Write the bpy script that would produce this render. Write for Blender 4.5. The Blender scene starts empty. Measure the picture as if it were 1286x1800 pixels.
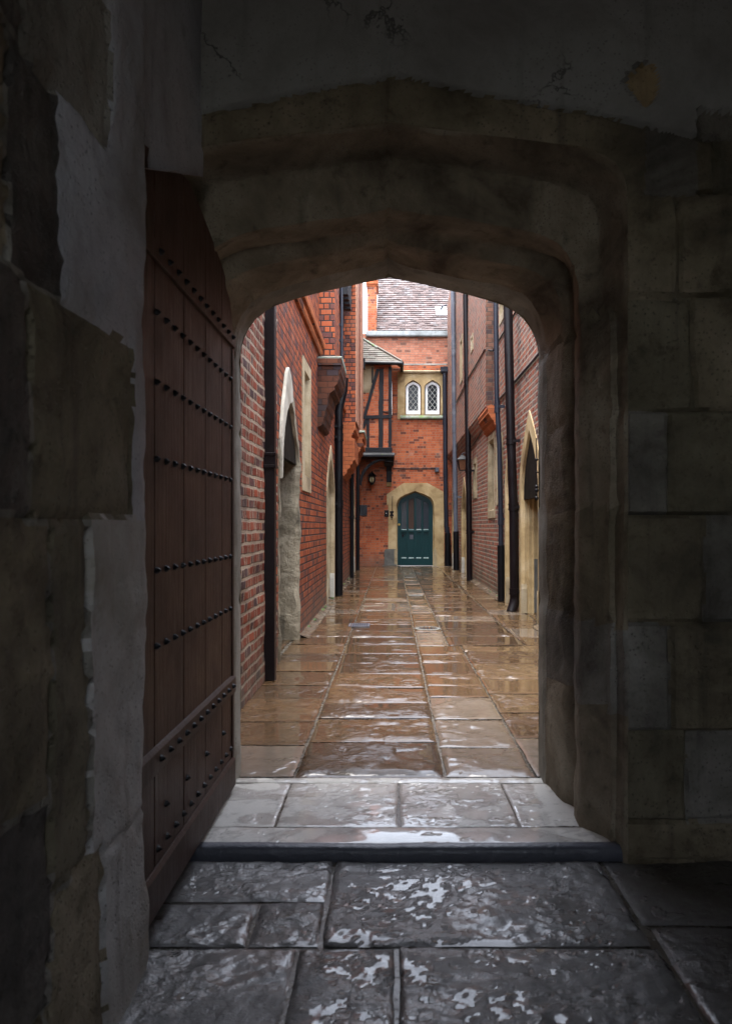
import bpy, math, random
from mathutils import Vector, noise
from mathutils.geometry import tessellate_polygon
random.seed(7)
R = math.radians
scene = bpy.context.scene
COL = scene.collection
F, PX0, PY0, H = 1286.0, 689.0, 925.0, 1.15      # focal length in photo pixels, vanishing point, eye height

# ------------------------------------------------------------------ materials
def new_mat(name):
    m = bpy.data.materials.new(name); m.use_nodes = True
    nt = m.node_tree; nt.nodes.clear()
    out = nt.nodes.new('ShaderNodeOutputMaterial')
    b = nt.nodes.new('ShaderNodeBsdfPrincipled')
    nt.links.new(b.outputs[0], out.inputs[0])
    return m, nt, b
class N:
    """tiny node helper"""
    def __init__(s, nt): s.nt = nt
    def put(s, sock, v):
        if hasattr(v, 'is_linked') or isinstance(v, bpy.types.NodeSocket): s.nt.links.new(v, sock)
        else: sock.default_value = v
    def math(s, op, a, b=None, c=None, clamp=False):
        n = s.nt.nodes.new('ShaderNodeMath'); n.operation = op; n.use_clamp = clamp
        s.put(n.inputs[0], a)
        if b is not None: s.put(n.inputs[1], b)
        if c is not None: s.put(n.inputs[2], c)
        return n.outputs[0]
    def ss(s, x, a, b):
        n = s.nt.nodes.new('ShaderNodeMapRange'); n.interpolation_type = 'SMOOTHSTEP'
        s.put(n.inputs['Value'], x); s.put(n.inputs['From Min'], a); s.put(n.inputs['From Max'], b)
        return n.outputs[0]
    def mr(s, x, a, b, c, d):
        n = s.nt.nodes.new('ShaderNodeMapRange')
        s.put(n.inputs['Value'], x)
        for k, v in (('From Min', a), ('From Max', b), ('To Min', c), ('To Max', d)): s.put(n.inputs[k], v)
        return n.outputs[0]
    def noise(s, vec, scale, detail=4, rough=.55, dist=0, out=0):
        n = s.nt.nodes.new('ShaderNodeTexNoise')
        s.put(n.inputs['Vector'], vec); s.put(n.inputs['Scale'], scale); s.put(n.inputs['Detail'], detail)
        s.put(n.inputs['Roughness'], rough); s.put(n.inputs['Distortion'], dist)
        return n.outputs[out]
    def mus(s, vec, scale): return s.noise(vec, scale, 8, .7)
    def vor(s, vec, scale, feature='F1', out='Distance', rnd=1):
        n = s.nt.nodes.new('ShaderNodeTexVoronoi'); n.feature = feature
        s.put(n.inputs['Vector'], vec); s.put(n.inputs['Scale'], scale); s.put(n.inputs['Randomness'], rnd)
        return n.outputs[out]
    def wn(s, vec, out='Value'):
        n = s.nt.nodes.new('ShaderNodeTexWhiteNoise'); n.noise_dimensions = '3D'
        s.put(n.inputs['Vector'], vec); return n.outputs[out]
    def ramp(s, fac, stops, interp='LINEAR'):
        n = s.nt.nodes.new('ShaderNodeValToRGB'); n.color_ramp.interpolation = interp
        e = n.color_ramp.elements
        while len(e) < len(stops): e.new(.5)
        for el, (p, c) in zip(e, stops): el.position = p; el.color = (*c, 1)
        s.put(n.inputs[0], fac); return n.outputs[0]
    def mix(s, fac, a, b, mode='MIX'):
        n = s.nt.nodes.new('ShaderNodeMix'); n.data_type = 'RGBA'; n.blend_type = mode
        s.put(n.inputs[0], fac); s.put(n.inputs[6], a if not isinstance(a, tuple) else (*a, 1)[:4])
        s.put(n.inputs[7], b if not isinstance(b, tuple) else (*b, 1)[:4]); return n.outputs[2]
    def bump(s, h, dist, strength=1, normal=None):
        n = s.nt.nodes.new('ShaderNodeBump'); s.put(n.inputs['Height'], h)
        n.inputs['Distance'].default_value = dist; s.put(n.inputs['Strength'], strength)
        if normal is not None: s.put(n.inputs['Normal'], normal)
        return n.outputs[0]
    def comb(s, x, y, z=0.0):
        n = s.nt.nodes.new('ShaderNodeCombineXYZ')
        s.put(n.inputs[0], x); s.put(n.inputs[1], y); s.put(n.inputs[2], z); return n.outputs[0]
    def sep(s, v):
        n = s.nt.nodes.new('ShaderNodeSeparateXYZ'); s.put(n.inputs[0], v); return n.outputs
    def uv(s): return s.nt.nodes.new('ShaderNodeUVMap').outputs[0]
    def obj(s): return s.nt.nodes.new('ShaderNodeTexCoord').outputs['Object']
    def vadd(s, a, b, sc=1.0):
        m = s.nt.nodes.new('ShaderNodeVectorMath'); m.operation = 'MULTIPLY_ADD'
        s.put(m.inputs[0], b); m.inputs[1].default_value = (sc, sc, sc); s.put(m.inputs[2], a); return m.outputs[0]

MAT = {}
def brick_mat(name, cols, mortar, mw=.005, dark=.12, darkcol=(.06, .05, .06), rough=.75, stain=(.10, .08, .07), stain_amt=.35,
              lime=0.0, wob=.004, erode=.0, flemish=True, course=.075, seed=0.0, bumpd=.008, green=0.0, ls=.66):
    K = .70; cols = [tuple(v_ * K for v_ in c_) for c_ in cols]; mortar = tuple(v_ * K for v_ in mortar); darkcol = tuple(v_ * K * .8 for v_ in darkcol); stain = tuple(v_ * K * .9 for v_ in stain)
    m, nt, b = new_mat(name); n = N(nt)
    uv = n.uv(); ob = n.obj()
    d = n.noise(uv, 9, 3, .6, out=1)
    uvw = n.vadd(uv, d, wob * 2)
    x, y, _ = n.sep(uvw)
    x = n.math('DIVIDE', x, ls)
    v = n.math('DIVIDE', y, course)
    row = n.math('FLOOR', v); fv = n.math('FRACT', v)
    odd = n.math('FLOORED_MODULO', row, 2)
    rj = n.wn(n.comb(seed, row, 3.1))
    L = .345 if flemish else .225
    u = n.math('ADD', n.math('DIVIDE', x, L), n.math('ADD', n.math('MULTIPLY', odd, .5), n.math('MULTIPLY', rj, .09)))
    cell = n.math('FLOOR', u); fu = n.math('MULTIPLY', n.math('FRACT', u), L)
    if flemish:
        isH = n.math('GREATER_THAN', fu, .23)
        loc = n.math('SUBTRACT', fu, n.math('MULTIPLY', isH, .23))
        wid = n.math('SUBTRACT', .23, n.math('MULTIPLY', isH, .115))
        cid = n.math('MULTIPLY_ADD', cell, 2, isH)
    else:
        isH = 0.0; loc = fu; wid = L; cid = cell
    du = n.math('MULTIPLY', n.math('MINIMUM', loc, n.math('SUBTRACT', wid, loc)), ls)
    dv = n.math('MULTIPLY', n.math('MINIMUM', fv, n.math('SUBTRACT', 1, fv)), course)
    dd = n.math('MINIMUM', du, dv)
    fine = n.noise(uv, 70, 4, .65)
    med = n.noise(uv, 14, 4, .6)
    if erode: dd = n.math('SUBTRACT', dd, n.math('MULTIPLY', n.math('SUBTRACT', n.noise(uv, 30, 3, .6), .45), erode))
    mask = n.ss(dd, mw * .75, mw * 1.35)
    idv = n.comb(cid, row, seed)
    rnd = n.wn(idv); rnd2 = n.wn(n.comb(cid, row, seed + 7.7))
    k = len(cols)
    c = n.ramp(rnd, [(i / (k - 1), cc) for i, cc in enumerate(cols)])
    c = n.mix(n.math('MULTIPLY', n.math('LESS_THAN', rnd2, dark), .8), c, darkcol)
    c = n.mix(n.math('MULTIPLY', n.ss(fine, .5, .75), .35), c, (c_ := tuple(v_ * .45 for v_ in cols[0])))
    c = n.mix(n.math('MULTIPLY', n.ss(med, .55, .75), .3), c, tuple(min(1, v_ * 1.35) for v_ in cols[-1]))
    mc = n.mix(n.ss(fine, .35, .65), mortar, tuple(v_ * .6 for v_ in mortar))
    c = n.mix(mask, mc, c)
    big = n.noise(ob, 1.3, 5, .62, .6)
    sx = n.noise(n.comb(n.math('MULTIPLY', x, 2.2), n.math('MULTIPLY', y, .5)), 1.6, 5, .6)
    c = n.mix(n.math('MULTIPLY', n.ss(big, .5, .72), stain_amt), c, stain, 'MIX')
    c = n.mix(n.math('MULTIPLY', n.ss(sx, .56, .74), stain_amt * .8), c, stain, 'MIX')
    if lime:
        lm = n.ss(n.noise(ob, 2.7, 6, .68, .4), .56, .68)
        c = n.mix(n.math('MULTIPLY', lm, lime), c, (.38, .34, .29))
    # damp, dirty foot of the wall
    foot = n.ss(n.math('ADD', y, n.math('MULTIPLY', big, -.5)), .35, -.25)
    c = n.mix(n.math('MULTIPLY', foot, .55), c, (.11, .095, .075) if not green else (.08, .08, .05))
    nt.links.new(c, b.inputs['Base Color'])
    b.inputs['Roughness'].default_value = rough; b.inputs['Specular IOR Level'].default_value = .18
    nt.links.new(n.mr(n.math('ADD', n.math('MULTIPLY', fine, .5), big), .4, 1.1, rough - .22, rough + .1), b.inputs['Roughness'])
    hgt = n.math('ADD', n.math('MULTIPLY', mask, n.math('ADD', .8, n.math('MULTIPLY', rnd2, .35))), n.math('MULTIPLY', fine, .35))
    nt.links.new(n.bump(hgt, bumpd, .9), b.inputs['Normal'])
    MAT[name] = m; return m

def stone_mat(name, base, dark, light=None, rough=.85, scale=1.0, bumpd=.006, spots=.5, streak=.4, moss=None, cracks=0.0):
    m, nt, b = new_mat(name); n = N(nt); ob = n.obj()
    light = light or tuple(min(1, v * 1.35) for v in base)
    big = n.noise(ob, 2.2 * scale, 6, .62, .5); med = n.noise(ob, 11 * scale, 6, .65, .3); fine = n.noise(ob, 90, 4, .7)
    x, y, z = n.sep(ob)
    st = n.noise(n.comb(n.math('MULTIPLY', n.math('ADD', x, y), 9), n.math('MULTIPLY', n.math('SUBTRACT', x, y), 9), n.math('MULTIPLY', z, 1.1)), 1, 5, .6)
    c = n.ramp(big, [(.3, dark), (.5, base), (.72, light)])
    c = n.mix(n.math('MULTIPLY', n.ss(med, .54, .72), spots), c, dark)
    c = n.mix(n.math('MULTIPLY', n.ss(st, .54, .74), streak), c, tuple(v * .5 for v in dark))
    c = n.mix(n.math('MULTIPLY', n.ss(fine, .5, .75), .3), c, tuple(v * .6 for v in base))
    pit = n.vor(ob, 60 * scale); pits = n.ss(pit, .28, .12)
    c = n.mix(n.math('MULTIPLY', n.math('MULTIPLY', pits, n.ss(big, .45, .6)), .45), c, tuple(v * .35 for v in dark))
    if moss: c = n.mix(n.math('MULTIPLY', n.ss(n.noise(ob, 5, 5, .7), .5, .62), .7), c, moss)
    h = n.math('ADD', n.math('MULTIPLY', med, 1.2), n.math('ADD', n.math('MULTIPLY', fine, .35), n.math('MULTIPLY', pits, -.25)))
    if cracks:
        ce = n.vor(n.vadd(ob, n.noise(ob, 3, 5, .7, out=1), .5), 1.6, 'DISTANCE_TO_EDGE')
        cm = n.math('MULTIPLY', n.ss(ce, .014, .0), n.ss(n.noise(ob, 1.1, 3), .5, .58))
        c = n.mix(n.math('MULTIPLY', cm, cracks), c, tuple(v * .15 for v in dark))
        h = n.math('SUBTRACT', h, cm)
    nt.links.new(c, b.inputs['Base Color'])
    nt.links.new(n.mr(med, .3, .7, rough - .15, rough + .08), b.inputs['Roughness'])
    nt.links.new(n.bump(h, bumpd, .9), b.inputs['Normal'])
    MAT[name] = m; return m

def paint_mat(name, col, rough=.35, wear=.2, wearcol=(.2, .2, .2), metallic=0.0, bumpd=.0015, grain=False, spec=.5):
    m, nt, b = new_mat(name); n = N(nt); ob = n.obj()
    big = n.noise(ob, 4, 5, .65); fine = n.noise(ob, 60, 4, .6)
    if grain:
        x, y, z = n.sep(ob)
        g = n.noise(n.comb(n.math('MULTIPLY', x, 40), n.math('MULTIPLY', y, 40), n.math('MULTIPLY', z, 2.5)), 1, 6, .65, .6)
        fine = g
    c = n.mix(n.math('MULTIPLY', n.ss(big, .5, .75), wear), (*col, 1), (*wearcol, 1))
    c = n.mix(n.math('MULTIPLY', n.ss(fine, .5, .8), .35), c, tuple(v * .5 for v in col))
    nt.links.new(c, b.inputs['Base Color'])
    nt.links.new(n.mr(n.math('ADD', big, n.math('MULTIPLY', fine, .4)), .4, 1.0, max(.03, rough - .12), min(1, rough + .22)), b.inputs['Roughness'])
    b.inputs['Metallic'].default_value = metallic; b.inputs['Specular IOR Level'].default_value = spec
    nt.links.new(n.bump(fine, bumpd, .8), b.inputs['Normal'])
    MAT[name] = m; return m

def wet_mat(name, stops, wet0=.35, wet1=.6, puddle=.55, ripple=.0025, stonebump=.004, dryrough=.55, wetmin=.0, dark=.62, drops=.6, pudscale=1.7, ior=1.5, spec=.5, minr=.012):
    """flagstones under a film of rain water: the water is a clear coat with its own ripples"""
    m, nt, b = new_mat(name); n = N(nt); ob = n.obj()
    at = nt.nodes.new('ShaderNodeAttribute'); at.attribute_name = 'flag'; r = at.outputs['Fac']
    off = n.comb(n.math('MULTIPLY', r, 37), n.math('MULTIPLY', r, 91), 0.0)
    p = n.vadd(ob, off, 1.0)
    big = n.noise(p, 2.4, 5, .6, .8); med = n.noise(p, 13, 6, .65, .2); fine = n.noise(p, 110, 4, .7)
    tone = n.math('ADD', n.math('MULTIPLY', r, .62), n.math('MULTIPLY', big, .38))
    c = n.ramp(tone, stops)
    c = n.mix(n.math('MULTIPLY', n.ss(med, .5, .7), .45), c, tuple(v * .5 for v in stops[0][1]))
    c = n.mix(n.math('MULTIPLY', n.ss(fine, .52, .78), .35), c, tuple(min(1, v * 1.5) for v in stops[-1][1]))
    x, y, z = n.sep(ob)
    wn_ = n.noise(n.comb(n.math('MULTIPLY', x, .8), y, 0.0), pudscale, 5, .6, .9)
    wet = n.ss(wn_, wet0, wet1)
    wet = n.math('MAXIMUM', wet, wetmin)
    c = n.mix(n.math('MULTIPLY', wet, 1 - dark), c, n.mix(1.0, c, (.3, .27, .25), 'MULTIPLY'))
    nt.links.new(c, b.inputs['Base Color'])
    nt.links.new(n.mr(med, .3, .7, dryrough - .1, dryrough + .2), b.inputs['Roughness'])
    wat = nt.nodes.new('ShaderNodeAttribute'); wat.attribute_name = 'water'; wat = wat.outputs['Fac']
    pud = n.math('MAXIMUM', wat, n.math('MULTIPLY', n.ss(n.noise(ob, pudscale * 1.3, 4, .55, .5), .40, puddle), .8))      # standing water: flat mirror
    nt.links.new(n.math('MAXIMUM', wet, wat), b.inputs['Coat Weight'])
    sb = n.math('ADD', n.math('MULTIPLY', med, 1.0), n.math('MULTIPLY', fine, .35))
    nrm = n.bump(sb, stonebump, .9)
    nt.links.new(nrm, b.inputs['Normal'])
    b.inputs['Coat IOR'].default_value = ior; b.inputs['Specular IOR Level'].default_value = spec
    nt.links.new(n.mr(pud, 0, 1, .09, minr), b.inputs['Coat Roughness'])
    dr = n.vor(ob, 30); drop = n.math('MULTIPLY', n.ss(dr, .22, .05), n.ss(n.noise(ob, 3.1, 2), .46, .6))
    wv = n.math('ADD', n.math('MULTIPLY', n.noise(n.comb(n.math('MULTIPLY', x, .7), y, 0.0), 14, 3, .55, .7), 1.0), n.math('ADD', n.math('MULTIPLY', n.noise(n.comb(n.math('MULTIPLY', x, .6), y, 0.0), 46, 2, .5), .45), n.math('MULTIPLY', drop, drops)))
    keep = n.mr(pud, 0, 1, 1, .04)
    water = n.bump(n.math('MULTIPLY', n.math('ADD', n.math('MULTIPLY', sb, .55), wv), keep), ripple, 1.0)
    nt.links.new(water, b.inputs['Coat Normal'])
    MAT[name] = m; return m

# bricks
brick_mat('orange_brick', [(.27, .058, .026), (.38, .088, .034), (.48, .125, .045), (.42, .10, .040)], (.055, .040, .038), mw=.007, dark=.20,
          darkcol=(.10, .055, .06), stain=(.10, .055, .045), stain_amt=.5, lime=.08)
brick_mat('old_red_brick', [(.16, .036, .022), (.25, .055, .030), (.33, .08, .040)], (.47, .365, .27), mw=.010, dark=.18, stain=(.10, .06, .05),
          stain_amt=.6, lime=.22, wob=.012, erode=.016, bumpd=.016, seed=3.0)
brick_mat('weathered_brick', [(.23, .062, .042), (.39, .10, .056), (.52, .15, .078), (.33, .18, .14)], (.50, .43, .34), mw=.011, dark=.14,
          darkcol=(.12, .10, .10), stain=(.17, .13, .11), stain_amt=.32, lime=.22, wob=.008, erode=.009, bumpd=.014, seed=5.0, green=1)
brick_mat('end_brick', [(.50, .118, .048), (.63, .165, .067), (.74, .225, .095)], (.50, .33, .23), mw=.0045, ls=.72, course=.068, dark=.12, darkcol=(.16, .06, .05),
          stain=(.13, .07, .055), stain_amt=.6, lime=.22, seed=9.0)
brick_mat('pale_brick', [(.58, .20, .12), (.68, .27, .165), (.76, .33, .21)], (.42, .33, .26), mw=.0045, ls=.72, course=.068, dark=.05, darkcol=(.25, .12, .09),
          stain=(.30, .20, .14), stain_amt=.4, lime=.3, seed=11.0)
brick_mat('moulded_brick', [(.42, .11, .04), (.52, .15, .055), (.58, .18, .07)], (.25, .11, .06), mw=.003, dark=.05, stain=(.22, .08, .04), stain_amt=.3, flemish=False, seed=13.0)
brick_mat('sooty_brick', [(.07, .024, .014), (.11, .036, .018), (.15, .05, .024)], (.06, .03, .02), mw=.003, dark=.2, stain=(.06, .04, .03), stain_amt=.5, flemish=False, seed=17.0)
brick_mat('quoin_brick', [(.11, .05, .035), (.19, .085, .055), (.26, .13, .09)], (.16, .12, .09), mw=.005, dark=.2, stain=(.08, .06, .05), flemish=False, seed=19.0)
brick_mat('buff_brick', [(.52, .25, .16), (.62, .30, .19), (.70, .36, .24)], (.55, .38, .28), mw=.003, dark=.0, stain=(.42, .22, .15), stain_amt=.25, flemish=False, seed=15.0)
# stones
stone_mat('gold_stone', (.40, .29, .14), (.19, .12, .05), (.54, .43, .26), bumpd=.004, spots=.35, streak=.35)
stone_mat('buff_stone', (.33, .26, .155), (.15, .11, .06), (.46, .39, .27), bumpd=.005)
stone_mat('rough_stone', (.21, .18, .125), (.05, .043, .03), (.36, .32, .24), bumpd=.018, spots=.7, scale=1.4)
stone_mat('jamb_daylit', (.28, .265, .225), (.13, .12, .09), (.36, .345, .30), bumpd=.008)  # paler stone: alley daylight on the rear reveal put into the colour
stone_mat('pier_pale', (.36, .34, .32), (.20, .17, .13), (.46, .45, .44), bumpd=.008, spots=.5, streak=.4)
stone_mat('soot_shadow_stone', (.06, .052, .045), (.012, .011, .010), (.17, .15, .13), bumpd=.014, spots=.7, scale=1.6)  # black-stained stone, with the wall's deep edge shadow also in the colour
stone_mat('white_plaster', (.42, .40, .34), (.24, .22, .17), (.52, .50, .45), bumpd=.006, spots=.3, streak=.2)
stone_mat('grey_plaster', (.24, .235, .225), (.17, .16, .15), (.29, .285, .28), bumpd=.003, spots=.2, streak=.3, cracks=.75)
stone_mat('lime_plaster', (.36, .36, .385), (.20, .19, .18), (.46, .46, .49), bumpd=.009, spots=.45, streak=.5)
stone_mat('ragstone', (.16, .13, .082), (.035, .027, .016), (.30, .25, .175), bumpd=.014, spots=.6, streak=.45)
stone_mat('ragstone_green', (.13, .11, .07), (.03, .026, .016), (.23, .20, .14), bumpd=.014, spots=.6, streak=.5)
stone_mat('ragstone_grey', (.17, .155, .13), (.045, .038, .03), (.32, .30, .265), bumpd=.014, spots=.5, streak=.4)
stone_mat('ochre_patch', (.30, .22, .12), (.19, .14, .08), (.36, .28, .17), bumpd=.006)
stone_mat('moulding_stone', (.22, .18, .125), (.06, .045, .028), (.38, .33, .25), bumpd=.012, spots=.6, streak=.35, scale=1.3)
stone_mat('damp_stone', (.10, .10, .09), (.045, .045, .04), (.18, .175, .155), rough=.6, bumpd=.004)
stone_mat('mossy_lead', (.20, .22, .19), (.09, .11, .07), (.30, .33, .30), bumpd=.008, moss=(.10, .19, .02))
stone_mat('lead', (.20, .22, .225), (.11, .12, .12), (.29, .32, .325), rough=.5, bumpd=.003)
stone_mat('joint_mud', (.09, .08, .065), (.04, .035, .03), rough=.3, bumpd=.003)
stone_mat('earth', (.12, .10, .08), (.06, .05, .04), rough=.9)
stone_mat('moss', (.05, .09, .02), (.02, .04, .01), (.10, .16, .03), bumpd=.01)
# paints, metals, wood
paint_mat('black_iron', (.0035, .0035, .005), .36, .35, (.009, .009, .012), spec=.25)
paint_mat('brown_iron', (.005, .003, .004), .36, .3, (.012, .008, .010), spec=.25)
paint_mat('slate_iron', (.014, .017, .028), .36, .4, (.03, .035, .05), spec=.35)
paint_mat('grey_iron', (.085, .095, .12), .38, .4, (.30, .31, .33))
paint_mat('black_timber', (.0035, .004, .007), .5, .3, (.009, .010, .013), grain=True, bumpd=.004, spec=.3)
paint_mat('green_paint', (.0008, .028, .032), .42, .2, (.0014, .045, .049), grain=True, bumpd=.0012, spec=.3)
paint_mat('sill_green', (.02, .07, .075), .25, .3, (.1, .18, .18))
paint_mat('white_paint', (.78, .80, .80), .4, .15, (.6, .6, .56))
paint_mat('oak', (.062, .030, .020), .5, .5, (.028, .017, .012), grain=True, bumpd=.007, spec=.3)
paint_mat('dark_oak', (.050, .026, .018), .5, .4, (.03, .018, .014), grain=True, bumpd=.004, spec=.3)
paint_mat('door_dark', (.018, .013, .010), .6, .3, (.03, .02, .016), grain=True, bumpd=.003)
paint_mat('head_shade', (.009, .007, .005), .7, .3, (.018, .014, .010), grain=True, bumpd=.003, spec=.1)  # near-black colour standing in for shade inside the arch heads
paint_mat('brass', (.45, .32, .10), .35, .3, (.2, .15, .08), metallic=.9)
paint_mat('lead_came', (.55, .56, .52), .5, .2, (.4, .4, .38))
paint_mat('slate_plaque', (.006, .009, .015), .3, .1)
paint_mat('edge_metal', (.07, .074, .095), .34, .7, (.16, .16, .18), bumpd=.004)
m, nt, b = new_mat('dark_glass'); b.inputs['Base Color'].default_value = (.012, .014, .018, 1); b.inputs['Roughness'].default_value = .12; b.inputs['Specular IOR Level'].default_value = .15
n = N(nt); nt.links.new(n.bump(n.noise(n.obj(), 9, 2), .004, .6), b.inputs['Normal']); MAT['dark_glass'] = m
m, nt, b = new_mat('door_glass'); n = N(nt)
nt.links.new(n.mix(n.noise(n.obj(), 6, 3), (.012, .018, .025, 1), (.035, .045, .06, 1)), b.inputs['Base Color']); b.inputs['Roughness'].default_value = .18; MAT['door_glass'] = m
m, nt, b = new_mat('amber_glass'); n = N(nt)
nt.links.new(n.mix(n.noise(n.obj(), 30, 3), (.35, .28, .12, 1), (.70, .62, .38, 1)), b.inputs['Base Color']); b.inputs['Roughness'].default_value = .1; MAT['amber_glass'] = m
m, nt, b = new_mat('copper_glass'); n = N(nt)
nt.links.new(n.mix(n.noise(n.obj(), 30, 3), (.10, .045, .025, 1), (.22, .10, .055, 1)), b.inputs['Base Color']); b.inputs['Roughness'].default_value = .15; MAT['copper_glass'] = m
# wet paving
wet_mat('wet_flags', [(.0, (.020, .011, .005)), (.25, (.050, .027, .010)), (.5, (.090, .048, .018)), (.75, (.115, .070, .030)), (1, (.14, .105, .062))],
        wet0=.24, wet1=.42, wetmin=.5, puddle=.56, ripple=.007, stonebump=.005, drops=1.1, ior=1.45, spec=.15)
wet_mat('pale_flags', [(.0, (.095, .062, .034)), (1, (.15, .11, .07))], wet0=.30, wet1=.5, wetmin=.25, ripple=.0035, drops=.3)
wet_mat('threshold_stone', [(.0, (.46, .445, .41)), (1, (.56, .54, .50))], wet0=.46, wet1=.50, puddle=.6, ripple=.008, stonebump=.002, dryrough=.5, drops=.2, pudscale=2.6, dark=.6, ior=1.75, minr=.06)
wet_mat('passage_flags', [(.0, (.055, .052, .050)), (.5, (.095, .092, .090)), (1, (.17, .167, .16))], wet0=.44, wet1=.50, puddle=.62, ripple=.016, stonebump=.007,
        dryrough=.42, wetmin=.12, drops=.3, pudscale=2.0, minr=.06)
# roof tiles: wet clay that mirrors the white sky
m, nt, b = new_mat('roof_tile'); n = N(nt)
at = nt.nodes.new('ShaderNodeAttribute'); at.attribute_name = 'flag'
c = n.ramp(at.outputs['Fac'], [(0, (.035, .022, .022)), (.35, (.075, .044, .040)), (.7, (.12, .085, .08)), (1, (.11, .10, .105))])
c = n.mix(n.math('MULTIPLY', n.ss(n.noise(n.obj(), 12, 5, .65), .45, .7), .4), c, (.15, .14, .14))
nt.links.new(c, b.inputs['Base Color']); b.inputs['Roughness'].default_value = .55; b.inputs['Coat Weight'].default_value = .12; b.inputs['Coat Roughness'].default_value = .35; b.inputs['Specular IOR Level'].default_value = .3
nt.links.new(n.bump(n.noise(n.obj(), 25, 4), .006), b.inputs['Normal']); MAT['roof_tile'] = m
m, nt, b = new_mat('old_tile'); n = N(nt)
at = nt.nodes.new('ShaderNodeAttribute'); at.attribute_name = 'flag'
c = n.ramp(at.outputs['Fac'], [(0, (.04, .03, .024)), (.5, (.075, .055, .04)), (1, (.11, .095, .08))])
c = n.mix(n.math('MULTIPLY', n.ss(n.noise(n.obj(), 7, 5, .65), .45, .65), .6), c, (.085, .095, .07))
nt.links.new(c, b.inputs['Base Color']); b.inputs['Roughness'].default_value = .6
nt.links.new(n.bump(n.noise(n.obj(), 25, 4), .008), b.inputs['Normal']); MAT['old_tile'] = m

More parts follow.
